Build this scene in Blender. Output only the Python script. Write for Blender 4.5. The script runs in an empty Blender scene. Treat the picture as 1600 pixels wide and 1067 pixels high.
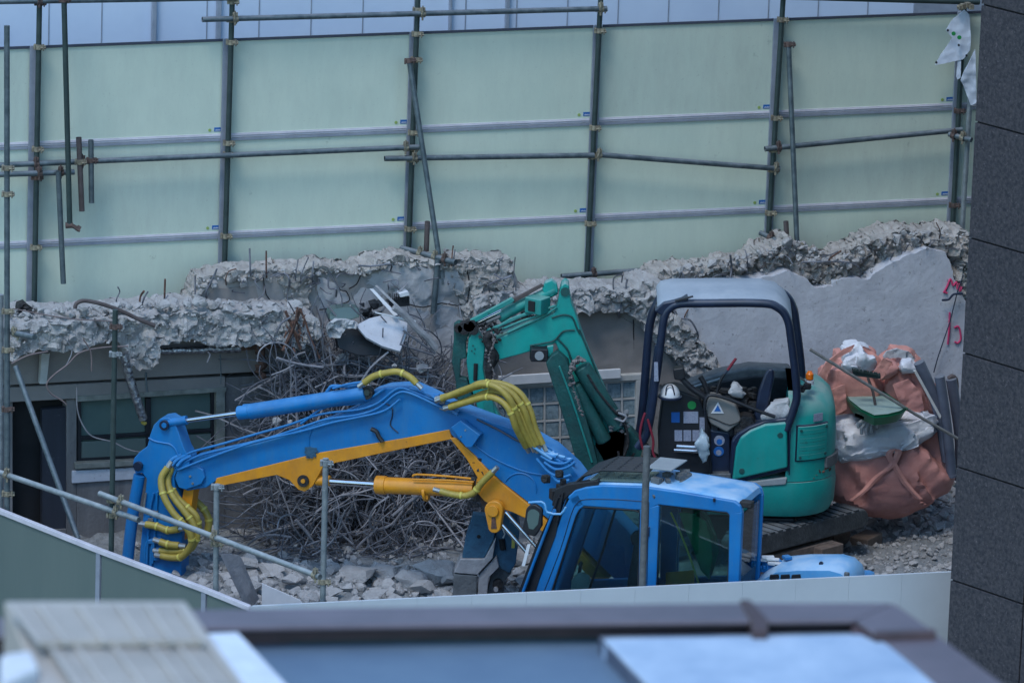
import bpy, bmesh, math, random
from mathutils import Vector, Matrix, noise
rnd = random.Random(7)
R = math.radians
sc = bpy.context.scene
COL = sc.collection

# ---------------------------------------------------------------- camera
FPX, PITCH, ROLL, DIST = 10000.0, R(15), R(2.0), 62.5
Fw = Vector((0, math.cos(PITCH), -math.sin(PITCH)))
R0 = Vector((1, 0, 0)); U0 = R0.cross(Fw)
Rt = R0 * math.cos(ROLL) + U0 * math.sin(ROLL)
Up = U0 * math.cos(ROLL) - R0 * math.sin(ROLL)
CAM = -Fw * DIST
cd = bpy.data.cameras.new('camera'); cam = bpy.data.objects.new('camera', cd); COL.objects.link(cam)
cd.sensor_width = 36; cd.lens = 36 * FPX / 1600; cd.clip_start = 0.5; cd.clip_end = 2000
cd.dof.use_dof = True; cd.dof.focus_distance = 62.0; cd.dof.aperture_fstop = 4.2
cam.matrix_world = Matrix(((Rt.x, Up.x, -Fw.x, CAM.x), (Rt.y, Up.y, -Fw.y, CAM.y), (Rt.z, Up.z, -Fw.z, CAM.z), (0, 0, 0, 1)))
sc.camera = cam

# ---------------------------------------------------------------- light
SUN_EL, SUN_AZ = R(60), R(205)      # azimuth from +Y clockwise: behind the camera, a little left
w = bpy.data.worlds.new('World'); sc.world = w; w.use_nodes = True
nt = w.node_tree; bg = nt.nodes['Background']
sky = nt.nodes.new('ShaderNodeTexSky'); sky.sky_type = 'NISHITA'; sky.sun_disc = False
sky.sun_elevation = SUN_EL; sky.sun_rotation = SUN_AZ
sky.air_density = 1.6; sky.dust_density = 0.6; sky.ozone_density = 4.5
tint = nt.nodes.new('ShaderNodeMix'); tint.data_type = 'RGBA'; tint.blend_type = 'MULTIPLY'; tint.inputs[0].default_value = 1.0; tint.inputs[7].default_value = (0.84, 1.0, 1.06, 1)
nt.links.new(sky.outputs[0], tint.inputs[6]); nt.links.new(tint.outputs[2], bg.inputs[0]); bg.inputs[1].default_value = 0.15
sl = bpy.data.lights.new('sun', 'SUN'); sl.energy = 1.0; sl.angle = R(18); sl.color = (1.0, 0.95, 0.88)
so = bpy.data.objects.new('sun', sl); COL.objects.link(so)
sd = Vector((math.sin(SUN_AZ) * math.cos(SUN_EL), math.cos(SUN_AZ) * math.cos(SUN_EL), math.sin(SUN_EL)))
so.rotation_euler = sd.to_track_quat('Z', 'Y').to_euler(); so.location = sd * 30
sc.view_settings.view_transform = 'Standard'; sc.view_settings.look = 'None'
sc.view_settings.exposure = 0.70; sc.view_settings.gamma = 1

# ---------------------------------------------------------------- rays and planes
def ray(px, py): return (Fw * FPX + Rt * (px - 800) - Up * (py - 533.5)).normalized()
def g(px, py, z):                      # pixel -> point on a level plane
    d = ray(px, py); return CAM + d * ((z - CAM.z) / d.z)
class Plane:                           # a vertical plane through (x, y), running at angle a
    def __init__(s, x, y, a):
        s.a = R(a); s.t = Vector((math.cos(s.a), math.sin(s.a), 0)); s.n = Vector((math.sin(s.a), -math.cos(s.a), 0)); s.o = Vector((x, y, 0))
    def at(s, px, py, off=0):
        d = ray(px, py); p0 = s.o + s.n * off
        return CAM + d * ((p0 - CAM).dot(s.n) / d.dot(s.n))
    def uz(s, p): return ((p - s.o).dot(s.t), p.z)
    def pt(s, u, z, off=0): return s.o + s.t * u + s.n * off + Vector((0, 0, z))

# ---------------------------------------------------------------- materials
M = {}
def mat(key, c1, c2=None, rough=0.6, metal=0.0, scale=8.0, bump=0.0, bscale=40.0, dust=0.0, dustc=(0.30, 0.31, 0.31), spots=0.0, spotc=(0.05, 0.05, 0.05), sscale=14.0, streak=False, vor=False, grime=0.0, grimec=(0.25, 0.26, 0.27)):
    m = bpy.data.materials.new(key); m.use_nodes = True; M[key] = m
    n = m.node_tree.nodes; l = m.node_tree.links; b = n['Principled BSDF']
    b.inputs['Roughness'].default_value = rough; b.inputs['Metallic'].default_value = metal
    tc = n.new('ShaderNodeTexCoord'); src = tc.outputs['Object']
    if streak:
        mp = n.new('ShaderNodeMapping'); mp.inputs['Scale'].default_value = (1, 1, 0.12); l.new(src, mp.inputs[0]); ssrc = mp.outputs[0]
    else: ssrc = src
    no = n.new('ShaderNodeTexNoise'); no.inputs['Scale'].default_value = scale; no.inputs['Detail'].default_value = 8; no.inputs['Roughness'].default_value = 0.65
    l.new(ssrc, no.inputs['Vector'])
    cr = n.new('ShaderNodeValToRGB'); l.new(no.outputs[0], cr.inputs[0])
    c2 = c2 or tuple(x * 0.8 for x in c1)
    cr.color_ramp.elements[0].position = 0.34; cr.color_ramp.elements[1].position = 0.66
    cr.color_ramp.elements[0].color = (*c2, 1); cr.color_ramp.elements[1].color = (*c1, 1)
    out = cr.outputs[0]
    def mixto(out, fac, c):
        mx = n.new('ShaderNodeMix'); mx.data_type = 'RGBA'; l.new(fac, mx.inputs[0]); l.new(out, mx.inputs[6]); mx.inputs[7].default_value = (*c, 1); return mx.outputs[2]
    if spots > 0:
        n2 = n.new('ShaderNodeTexNoise'); n2.inputs['Scale'].default_value = sscale; n2.inputs['Detail'].default_value = 6; n2.inputs['Roughness'].default_value = 0.75
        l.new(src, n2.inputs['Vector'])
        r2 = n.new('ShaderNodeMapRange'); r2.inputs[1].default_value = 0.70 - spots * 0.22; r2.inputs[2].default_value = r2.inputs[1].default_value + 0.07
        l.new(n2.outputs[0], r2.inputs[0]); out = mixto(out, r2.outputs[0], spotc)
    if grime > 0:
        mg = n.new('ShaderNodeMapping'); mg.inputs['Scale'].default_value = (1, 1, 0.25); l.new(src, mg.inputs[0])
        g1 = n.new('ShaderNodeTexNoise'); g1.inputs['Scale'].default_value = 7; g1.inputs['Detail'].default_value = 10; g1.inputs['Roughness'].default_value = 0.8; l.new(mg.outputs[0], g1.inputs['Vector'])
        g2 = n.new('ShaderNodeMapRange'); g2.inputs[1].default_value = 0.42; g2.inputs[2].default_value = 0.75; g2.inputs[4].default_value = grime; l.new(g1.outputs[0], g2.inputs[0]); out = mixto(out, g2.outputs[0], grimec)
        g3 = n.new('ShaderNodeTexNoise'); g3.inputs['Scale'].default_value = 55; g3.inputs['Detail'].default_value = 4; l.new(src, g3.inputs['Vector'])
        g4 = n.new('ShaderNodeMapRange'); g4.inputs[1].default_value = 0.66; g4.inputs[2].default_value = 0.72; g4.inputs[4].default_value = min(1, grime * 1.6); l.new(g3.outputs[0], g4.inputs[0]); out = mixto(out, g4.outputs[0], grimec)
    if dust > 0:
        ge = n.new('ShaderNodeNewGeometry'); sx = n.new('ShaderNodeSeparateXYZ'); l.new(ge.outputs['Normal'], sx.inputs[0])
        mr = n.new('ShaderNodeMapRange'); mr.inputs[1].default_value = 0.25; mr.inputs[2].default_value = 0.85; mr.inputs[4].default_value = dust
        l.new(sx.outputs[2], mr.inputs[0])
        mu = n.new('ShaderNodeMath'); mu.operation = 'MULTIPLY'; l.new(mr.outputs[0], mu.inputs[0])
        n3 = n.new('ShaderNodeTexNoise'); n3.inputs['Scale'].default_value = 5; n3.inputs['Detail'].default_value = 6; l.new(src, n3.inputs['Vector'])
        m3 = n.new('ShaderNodeMapRange'); m3.inputs[1].default_value = 0.3; m3.inputs[2].default_value = 0.6; l.new(n3.outputs[0], m3.inputs[0]); l.new(m3.outputs[0], mu.inputs[1])
        out = mixto(out, mu.outputs[0], dustc)
        ra = n.new('ShaderNodeMath'); ra.operation = 'MULTIPLY_ADD'; l.new(mu.outputs[0], ra.inputs[0]); ra.inputs[1].default_value = max(0, 0.9 - rough); ra.inputs[2].default_value = rough; l.new(ra.outputs[0], b.inputs['Roughness'])
    l.new(out, b.inputs['Base Color'])
    if bump > 0:
        bn = n.new('ShaderNodeTexVoronoi' if vor else 'ShaderNodeTexNoise'); bn.inputs['Scale'].default_value = bscale
        if not vor: bn.inputs['Detail'].default_value = 8
        l.new(src, bn.inputs['Vector'])
        bp = n.new('ShaderNodeBump'); bp.inputs['Strength'].default_value = bump; bp.inputs['Distance'].default_value = 0.02
        l.new(bn.outputs[0], bp.inputs['Height']); l.new(bp.outputs[0], b.inputs['Normal'])
    return m
mat('panel', (0.55, 0.62, 0.525), (0.50, 0.58, 0.495), 0.55, scale=1.2, spots=0.16, spotc=(0.36, 0.42, 0.36), sscale=5, bump=0.05, bscale=120, grime=0.30, grimec=(0.36, 0.40, 0.36))
mat('panel_worn', (0.51, 0.58, 0.50), (0.45, 0.53, 0.46), 0.55, scale=0.9, spots=0.22, spotc=(0.33, 0.39, 0.34), sscale=4, bump=0.05, bscale=120, grime=0.45, grimec=(0.34, 0.37, 0.34))
mat('panel_outer', (0.115, 0.15, 0.14), (0.09, 0.125, 0.12), 0.5, scale=1.5, streak=True)
mat('alu', (0.60, 0.58, 0.64), (0.48, 0.47, 0.53), 0.5, 0.1, scale=6)
mat('channel', (0.30, 0.33, 0.40), (0.22, 0.25, 0.31), 0.5, 0.2, scale=6)
mat('seam', (0.05, 0.06, 0.09), None, 0.7)
mat('pipe', (0.14, 0.175, 0.195), (0.06, 0.085, 0.10), 0.5, 0.5, scale=9, spots=0.30, spotc=(0.26, 0.28, 0.29), sscale=22, bump=0.1, dust=0.6, dustc=(0.26, 0.28, 0.32))
mat('pipe_dark', (0.05, 0.075, 0.075), (0.03, 0.05, 0.05), 0.5, 0.4, scale=9, spots=0.22, spotc=(0.18, 0.19, 0.19), sscale=22)
mat('pipe_pale', (0.26, 0.29, 0.31), (0.15, 0.18, 0.20), 0.5, 0.4, scale=12, spots=0.3, spotc=(0.4, 0.4, 0.4), dust=0.7, dustc=(0.4, 0.43, 0.45))
mat('pipe_brown', (0.12, 0.10, 0.10), (0.08, 0.06, 0.06), 0.7, 0.3, scale=9, spots=0.25, spotc=(0.14, 0.07, 0.05))
mat('clamp', (0.34, 0.31, 0.23), (0.13, 0.11, 0.09), 0.6, 0.4, scale=22)
mat('clamp_rust', (0.13, 0.085, 0.075), (0.05, 0.04, 0.038), 0.8, 0.2, scale=22)
mat('cladding', (0.52, 0.60, 0.74), (0.46, 0.54, 0.69), 0.5, scale=1.0)
mat('white_wall', (0.48, 0.52, 0.57), (0.43, 0.47, 0.52), 0.5, scale=1.5)
mat('concrete', (0.30, 0.295, 0.295), (0.21, 0.205, 0.21), 0.9, scale=3, bump=0.35, bscale=26, spots=0.25, spotc=(0.14, 0.135, 0.14), sscale=7)
mat('concrete_dark', (0.20, 0.195, 0.20), (0.09, 0.09, 0.095), 0.9, scale=3.5, bump=0.3, bscale=30, spots=0.3, spotc=(0.06, 0.06, 0.065), sscale=6, streak=True)
mat('rubble', (0.40, 0.395, 0.40), (0.27, 0.265, 0.27), 0.95, scale=5, bump=0.7, bscale=60, spots=0.40, spotc=(0.11, 0.105, 0.11), sscale=34)
mat('rubble_brown', (0.40, 0.38, 0.365), (0.27, 0.255, 0.245), 0.95, scale=5, bump=0.7, bscale=60, spots=0.42, spotc=(0.12, 0.105, 0.095), sscale=32)
mat('plaster', (0.54, 0.56, 0.62), (0.45, 0.47, 0.53), 0.8, scale=3.5, bump=0.3, bscale=18, spots=0.46, spotc=(0.24, 0.24, 0.27), sscale=17, grime=0.5, grimec=(0.34, 0.34, 0.37))
mat('wall_face', (0.41, 0.41, 0.43), (0.32, 0.32, 0.34), 0.9, scale=3, bump=0.4, bscale=24, spots=0.3, spotc=(0.20, 0.195, 0.20), sscale=9)
mat('beige', (0.235, 0.22, 0.215), (0.19, 0.18, 0.18), 0.85, scale=2.5, bump=0.1, spots=0.15, spotc=(0.13, 0.12, 0.12), sscale=9)
mat('gravel', (0.24, 0.25, 0.26), (0.13, 0.14, 0.15), 0.95, scale=14, bump=1.0, bscale=30, spots=0.3, spotc=(0.09, 0.09, 0.10), sscale=30)
mat('ground', (0.10, 0.10, 0.10), (0.06, 0.06, 0.06), 0.9, scale=4, bump=0.4)
mat('rebar', (0.19, 0.20, 0.235), (0.065, 0.068, 0.085), 0.7, 0.2, scale=5, spots=0.05, spotc=(0.10, 0.065, 0.06), sscale=9)
mat('rebar_pale', (0.30, 0.30, 0.33), (0.17, 0.17, 0.19), 0.65, 0.3, scale=8)
mat('rust', (0.15, 0.075, 0.055), (0.055, 0.035, 0.03), 0.9, scale=18, bump=0.5)
mat('cable', (0.20, 0.15, 0.15), (0.14, 0.11, 0.11), 0.6)
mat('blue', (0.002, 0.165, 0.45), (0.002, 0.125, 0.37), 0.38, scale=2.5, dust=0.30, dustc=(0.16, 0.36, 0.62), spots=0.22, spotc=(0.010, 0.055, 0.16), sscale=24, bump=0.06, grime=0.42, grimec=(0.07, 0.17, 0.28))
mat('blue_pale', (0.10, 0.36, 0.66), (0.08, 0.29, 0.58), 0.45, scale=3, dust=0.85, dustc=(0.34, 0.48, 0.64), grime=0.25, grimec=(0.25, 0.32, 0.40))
mat('blue_worn', (0.03, 0.11, 0.19), (0.02, 0.06, 0.11), 0.7, scale=8, spots=0.3, spotc=(0.15, 0.18, 0.22), sscale=12, bump=0.3)
mat('yellow', (0.66, 0.27, 0.012), (0.52, 0.20, 0.012), 0.42, scale=4, spots=0.16, spotc=(0.14, 0.07, 0.02), sscale=10, grime=0.35, grimec=(0.22, 0.15, 0.08))
mat('hose', (0.36, 0.275, 0.05), (0.26, 0.20, 0.04), 0.5, scale=14, spots=0.15, spotc=(0.12, 0.10, 0.04))
mat('hose_tie', (0.55, 0.48, 0.10), None, 0.5)
mat('fitting', (0.45, 0.44, 0.42), (0.3, 0.3, 0.3), 0.35, 0.7)
mat('chrome', (0.62, 0.64, 0.68), (0.5, 0.52, 0.56), 0.16, 1.0)
mat('black', (0.012, 0.014, 0.020), (0.008, 0.009, 0.013), 0.5, scale=12, bump=0.05, spots=0.08, spotc=(0.06, 0.06, 0.07), sscale=25)
mat('navy', (0.014, 0.024, 0.055), (0.010, 0.016, 0.035), 0.32, scale=6, dust=0.4, dustc=(0.10, 0.13, 0.18), spots=0.08, spotc=(0.10, 0.12, 0.15), sscale=14)
mat('green', (0.004, 0.31, 0.275), (0.003, 0.24, 0.215), 0.42, scale=3, dust=0.9, dustc=(0.26, 0.36, 0.34), spots=0.20, spotc=(0.02, 0.10, 0.09), sscale=7, bump=0.06, grime=0.24, grimec=(0.10, 0.22, 0.21))
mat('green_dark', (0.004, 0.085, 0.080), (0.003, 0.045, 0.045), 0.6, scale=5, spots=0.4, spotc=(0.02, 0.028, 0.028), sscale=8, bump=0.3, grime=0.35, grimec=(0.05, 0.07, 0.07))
mat('green_worn', (0.005, 0.25, 0.225), (0.004, 0.17, 0.155), 0.5, scale=6, dust=0.6, dustc=(0.20, 0.38, 0.33), spots=0.34, spotc=(0.02, 0.05, 0.05), sscale=9, bump=0.15, grime=0.4, grimec=(0.10, 0.20, 0.19))
mat('dusty', (0.27, 0.30, 0.32), (0.21, 0.24, 0.26), 0.85, scale=4, bump=0.1)
mat('canopy', (0.33, 0.38, 0.44), (0.24, 0.29, 0.35), 0.8, scale=2.5, streak=True, bump=0.08)
mat('console', (0.20, 0.195, 0.185), (0.16, 0.155, 0.15), 0.7, scale=4)
mat('grease', (0.02, 0.02, 0.022), (0.008, 0.008, 0.01), 0.7, scale=14, bump=0.8, bscale=30, spots=0.2, spotc=(0.12, 0.09, 0.08))
mat('track', (0.07, 0.075, 0.08), (0.03, 0.033, 0.037), 0.8, scale=9, dust=0.8, dustc=(0.15, 0.16, 0.175), bump=0.4)
mat('steel', (0.15, 0.16, 0.17), (0.09, 0.10, 0.11), 0.6, 0.3, scale=12, bump=0.3, spots=0.25, spotc=(0.26, 0.27, 0.28), sscale=16)
mat('steel_pale', (0.36, 0.36, 0.38), (0.25, 0.25, 0.27), 0.6, 0.3, scale=12, bump=0.3, spots=0.2, spotc=(0.2, 0.17, 0.16))
mat('white', (0.62, 0.63, 0.66), (0.52, 0.54, 0.58), 0.6, scale=5)
mat('paper', (0.30, 0.33, 0.42), (0.18, 0.20, 0.28), 0.6, scale=60)
mat('sticker_blue', (0.01, 0.12, 0.42), None, 0.5)
mat('sticker_green', (0.01, 0.25, 0.06), None, 0.5)
mat('sticker_dot', (0.30, 0.42, 0.12), None, 0.5)
mat('red', (0.22, 0.015, 0.035), None, 0.6)
mat('red_paint', (0.62, 0.04, 0.14), (0.5, 0.05, 0.15), 0.8)
mat('orange_lens', (0.75, 0.16, 0.01), None, 0.25)
mat('salmon', (0.62, 0.29, 0.245), (0.50, 0.22, 0.19), 0.8, scale=5, bump=0.6, bscale=9, spots=0.1, spotc=(0.3, 0.14, 0.12))
mat('salmon_dark', (0.54, 0.255, 0.225), (0.43, 0.19, 0.17), 0.85, scale=5, bump=0.6, bscale=9)
mat('liner', (0.66, 0.67, 0.72), (0.54, 0.55, 0.61), 0.6, scale=7, bump=1.0, bscale=8)
mat('tray', (0.005, 0.19, 0.085), (0.004, 0.14, 0.065), 0.4, scale=5)
mat('powder', (0.27, 0.36, 0.33), (0.21, 0.29, 0.27), 0.9, scale=9)
mat('pvc', (0.10, 0.115, 0.16), (0.065, 0.08, 0.12), 0.55, scale=6, dust=0.4)
mat('wood', (0.17, 0.125, 0.105), (0.10, 0.075, 0.065), 0.85, scale=12, bump=0.3)
mat('pole', (0.20, 0.20, 0.20), (0.12, 0.12, 0.12), 0.6, scale=14)
mat('cloth', (0.44, 0.45, 0.47), (0.33, 0.34, 0.36), 0.9, scale=10, bump=0.4)
mat('tarp', (0.50, 0.55, 0.64), (0.42, 0.47, 0.56), 0.5, scale=5, bump=0.4, bscale=12)
mat('foil', (0.55, 0.56, 0.60), (0.10, 0.10, 0.11), 0.28, 0.9, scale=26, bump=0.8, bscale=30)
mat('coping', (0.16, 0.13, 0.15), (0.115, 0.095, 0.11), 0.45, 0.2, scale=3)
mat('coping_dark', (0.085, 0.05, 0.052), (0.05, 0.032, 0.035), 0.6, scale=5)
mat('roof_blue', (0.12, 0.18, 0.25), (0.09, 0.14, 0.21), 0.6, scale=2)
mat('roof_white', (0.42, 0.51, 0.63), (0.27, 0.36, 0.49), 0.5, scale=3, streak=True)
mat('unit', (0.46, 0.42, 0.38), (0.38, 0.35, 0.32), 0.6, scale=4)
mat('unit_white', (0.66, 0.70, 0.78), None, 0.5)
mat('blockglass', (0.28, 0.37, 0.42), (0.12, 0.18, 0.22), 0.15, scale=22, bump=0.35, bscale=9)
mat('winglass', (0.10, 0.15, 0.14), (0.07, 0.11, 0.11), 0.15, scale=1.2)
mat('void', (0.010, 0.011, 0.014), (0.005, 0.006, 0.008), 0.9, scale=5, spots=0.1, spotc=(0.05, 0.06, 0.08), sscale=20)  # near black, painted in for the dark inside openings, holes and cracks
mat('frame_dull', (0.24, 0.25, 0.23), (0.13, 0.14, 0.13), 0.7, scale=7, spots=0.3, spotc=(0.08, 0.08, 0.08), sscale=12)
mat('slate', (0.022, 0.027, 0.042), (0.010, 0.013, 0.022), 0.8, scale=5, spots=0.35, spotc=(0.07, 0.085, 0.11), sscale=9, streak=True)
mat('frame_white', (0.46, 0.47, 0.47), (0.36, 0.37, 0.37), 0.6, scale=8)
mat('rock_guard', (0.22, 0.20, 0.20), (0.10, 0.09, 0.09), 0.9, scale=16, bump=0.6)
# granite with flecks
def granite():
    m = mat('granite', (0.060, 0.054, 0.062), (0.010, 0.012, 0.020), 0.60, scale=30, spots=0.5, spotc=(0.12, 0.105, 0.115), sscale=34, bump=0.06, bscale=90)
granite(); mat('joint', (0.008, 0.009, 0.012), None, 0.8)
# car-type glass: clear, tinted, real
def glass():
    m = bpy.data.materials.new('cab_glass'); m.use_nodes = True; n = m.node_tree.nodes; l = m.node_tree.links
    n.remove(n['Principled BSDF'])
    a = n.new('ShaderNodeBsdfTransparent'); a.inputs[0].default_value = (0.66, 0.84, 0.84, 1)
    b = n.new('ShaderNodeBsdfGlossy'); b.inputs['Roughness'].default_value = 0.03
    f = n.new('ShaderNodeFresnel'); f.inputs[0].default_value = 1.7
    x = n.new('ShaderNodeMixShader'); l.new(f.outputs[0], x.inputs[0]); l.new(a.outputs[0], x.inputs[1]); l.new(b.outputs[0], x.inputs[2])
    l.new(x.outputs[0], n['Material Output'].inputs[0]); M['cab_glass'] = m
glass()
def film():
    m = mat('bag_film', (0.45, 0.55, 0.62), (0.35, 0.45, 0.52), 0.35, scale=9, bump=0.4, bscale=14)
    m.node_tree.nodes['Principled BSDF'].inputs['Alpha'].default_value = 0.8
film()

# ---------------------------------------------------------------- mesh builder
def smooth_path(pts, k=4):
    pts = [Vector(p) for p in pts]
    if len(pts) < 3: return pts
    out = []
    P = [pts[0] * 2 - pts[1]] + pts + [pts[-1] * 2 - pts[-2]]
    for i in range(1, len(P) - 2):
        a, b, c, d = P[i - 1:i + 3]
        for j in range(k):
            t = j / k
            out.append(0.5 * ((2 * b) + (c - a) * t + (2 * a - 5 * b + 4 * c - d) * t * t + (3 * b - a - 3 * c + d) * t ** 3))
    out.append(pts[-1]); return out
def hull_template(r, n=14, flat=0.8):
    bm = bmesh.new()
    for i in range(n):
        v = Vector((r.gauss(0, 1), r.gauss(0, 1), r.gauss(0, 1))).normalized() * r.uniform(0.75, 1.05)
        bm.verts.new((v.x, v.y, v.z * flat))
    res = bmesh.ops.convex_hull(bm, input=bm.verts[:])
    bmesh.ops.delete(bm, geom=[v for v in bm.verts if not v.link_faces], context='VERTS')
    bm.verts.index_update()
    o = ([v.co.copy() for v in bm.verts], [[v.index for v in f.verts] for f in bm.faces]); bm.free(); return o
ROCKS = [hull_template(rnd, rnd.randint(11, 18), rnd.uniform(0.6, 0.95)) for _ in range(14)]
class MB:
    def __init__(s): s.v = []; s.f = []
    def add(s, vs, fs):
        k = len(s.v); s.v += [Vector(v) for v in vs]; s.f += [[i + k for i in f] for f in fs]; return s
    def prism(s, pts, d):               # pts: world polygon, d: extrusion vector
        n = len(pts); d = Vector(d); pts = [Vector(p) for p in pts]
        s.add(pts + [p + d for p in pts], [list(range(n)), list(range(2 * n - 1, n - 1, -1))] + [[i, i + n, (i + 1) % n + n, (i + 1) % n] for i in range(n)]); return s
    def box(s, c, sx, sy, sz, a=0.0, tilt=None):
        c = Vector(c); m = Matrix.Rotation(a, 3, 'Z')
        if tilt is not None: m = tilt
        vs = [c + m @ Vector((x * sx / 2, y * sy / 2, z * sz / 2)) for x in (-1, 1) for y in (-1, 1) for z in (-1, 1)]
        s.add(vs, [[0, 1, 3, 2], [4, 6, 7, 5], [0, 4, 5, 1], [2, 3, 7, 6], [0, 2, 6, 4], [1, 5, 7, 3]]); return s
    def tube(s, pts, r, seg=8, smooth=0, cap=True, r2=None):
        pts = smooth_path(pts, smooth) if smooth else [Vector(p) for p in pts]
        n = len(pts); rings = []; nrm = None
        for i, p in enumerate(pts):
            d = (pts[min(i + 1, n - 1)] - pts[max(i - 1, 0)])
            d = d.normalized() if d.length > 1e-9 else Vector((0, 0, 1))
            if nrm is None: nrm = d.cross(Vector((0, 0, 1)) if abs(d.z) < 0.9 else Vector((1, 0, 0))).normalized()
            else:
                q = nrm - d * nrm.dot(d); nrm = q.normalized() if q.length > 1e-6 else nrm
            b = d.cross(nrm); rr = r if r2 is None else r + (r2 - r) * i / max(1, n - 1)
            rings.append([p + nrm * rr * math.cos(2 * math.pi * j / seg) + b * rr * math.sin(2 * math.pi * j / seg) for j in range(seg)])
        vs = [v for q in rings for v in q]; fs = []
        for i in range(n - 1):
            for j in range(seg):
                fs.append([i * seg + j, i * seg + (j + 1) % seg, (i + 1) * seg + (j + 1) % seg, (i + 1) * seg + j])
        if cap: fs += [list(range(seg))[::-1], [(n - 1) * seg + j for j in range(seg)]]
        s.add(vs, fs); return s
    def hollow(s, a, b, r, seg=12):     # open-ended pipe with a wall
        a, b = Vector(a), Vector(b); d = (b - a).normalized()
        k = len(s.v); s.tube([a, b], r, seg, cap=False); s.tube([b - d * 0.0, b - d * min(0.12, (b - a).length / 3)], r * 0.86, seg, cap=False); s.tube([a, a + d * min(0.12, (b - a).length / 3)], r * 0.86, seg, cap=False)
        n = seg
        for j in range(n): s.f.append([k + n + j, k + n + (j + 1) % n, k + 2 * n + (j + 1) % n, k + 2 * n + j])
        for j in range(n): s.f.append([k + j, k + (j + 1) % n, k + 4 * n + (j + 1) % n, k + 4 * n + j])
        for q in (3, 5): s.f.append([k + q * n + j for j in range(n)])
        return s
    def rock(s, c, r, rr=None, sq=(1, 1, 1)):
        q = rr or rnd; vs, fs = q.choice(ROCKS)
        e = Matrix.Rotation(q.uniform(0, 6.28), 3, 'Z') @ Matrix.Rotation(q.uniform(-0.6, 0.6), 3, 'X') @ Matrix.Rotation(q.uniform(-0.6, 0.6), 3, 'Y')
        c = Vector(c); s.add([c + e @ Vector((v.x * r * sq[0], v.y * r * sq[1], v.z * r * sq[2])) for v in vs], fs); return s
    def disc(s, c, n, r, th, seg=24, r2=None):
        c = Vector(c); n = Vector(n).normalized(); s.tube([c - n * th / 2, c + n * th / 2], r, seg, r2=r2); return s
    def loft(s, rings, cap=True):
        n = len(rings[0]); fs = []
        for i in range(len(rings) - 1):
            for j in range(n): fs.append([i * n + j, i * n + (j + 1) % n, (i + 1) * n + (j + 1) % n, (i + 1) * n + j])
        if cap: fs += [list(range(n))[::-1], [(len(rings) - 1) * n + j for j in range(n)]]
        s.add([v for q in rings for v in q], fs); return s
ORG = {}
def link(name, mb, m, parent=None, label=None, cat=None, group=None, kind=None, bev=0.0, flat=False, ang=38, seg=2):
    if parent is not None: org = ORG[parent.name]
    else:
        xs = [v.x for v in mb.v]; ys = [v.y for v in mb.v]; zs = [v.z for v in mb.v]
        org = Vector(((min(xs) + max(xs)) / 2, (min(ys) + max(ys)) / 2, min(zs)))
    me = bpy.data.meshes.new(name); me.from_pydata([v - org for v in mb.v], [], mb.f)
    bm = bmesh.new(); bm.from_mesh(me)
    big = [f for f in bm.faces if len(f.verts) > 4]
    if big and not bev: bmesh.ops.triangulate(bm, faces=big)
    bmesh.ops.recalc_face_normals(bm, faces=bm.faces[:]); bm.to_mesh(me); bm.free()
    if not flat: me.shade_smooth(); me.set_sharp_from_angle(angle=R(ang))
    me.materials.append(M[m])
    o = bpy.data.objects.new(name, me); COL.objects.link(o)
    if parent is not None: o.parent = parent
    else: o.location = org
    ORG[o.name] = org
    if bev:
        b = o.modifiers.new('bevel', 'BEVEL'); b.width = bev; b.segments = seg; b.limit_method = 'ANGLE'; b.angle_limit = R(30)
        b.harden_normals = True
    if label: o['label'] = label
    if cat: o['category'] = cat
    if group: o['group'] = group
    if kind: o['kind'] = kind
    return o
def root(name, label, cat, loc, group=None):
    o = bpy.data.objects.new(name, None); COL.objects.link(o); o.location = loc; o.empty_display_size = 0.2
    o['label'] = label; o['category'] = cat
    if group: o['group'] = group
    ORG[o.name] = Vector(loc); return o
def poly_in(x, y, P):
    c = False; j = len(P) - 1
    for i in range(len(P)):
        if (P[i][1] > y) != (P[j][1] > y) and x < (P[j][0] - P[i][0]) * (y - P[i][1]) / (P[j][1] - P[i][1]) + P[i][0]: c = not c
        j = i
    return c
def facet(q, a=1.0, b=0.9):
    p = noise.voronoi(q)[1][0]; h1 = noise.cell(p * 7.31); d = q - p
    return (h1 - 0.5) * a + (d.x * (noise.cell(p * 3.7 + Vector((9, 1, 4))) - 0.5) + d.y * (noise.cell(p * 5.1 + Vector((2, 8, 1))) - 0.5) + d.z * 0.3) * b
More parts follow.
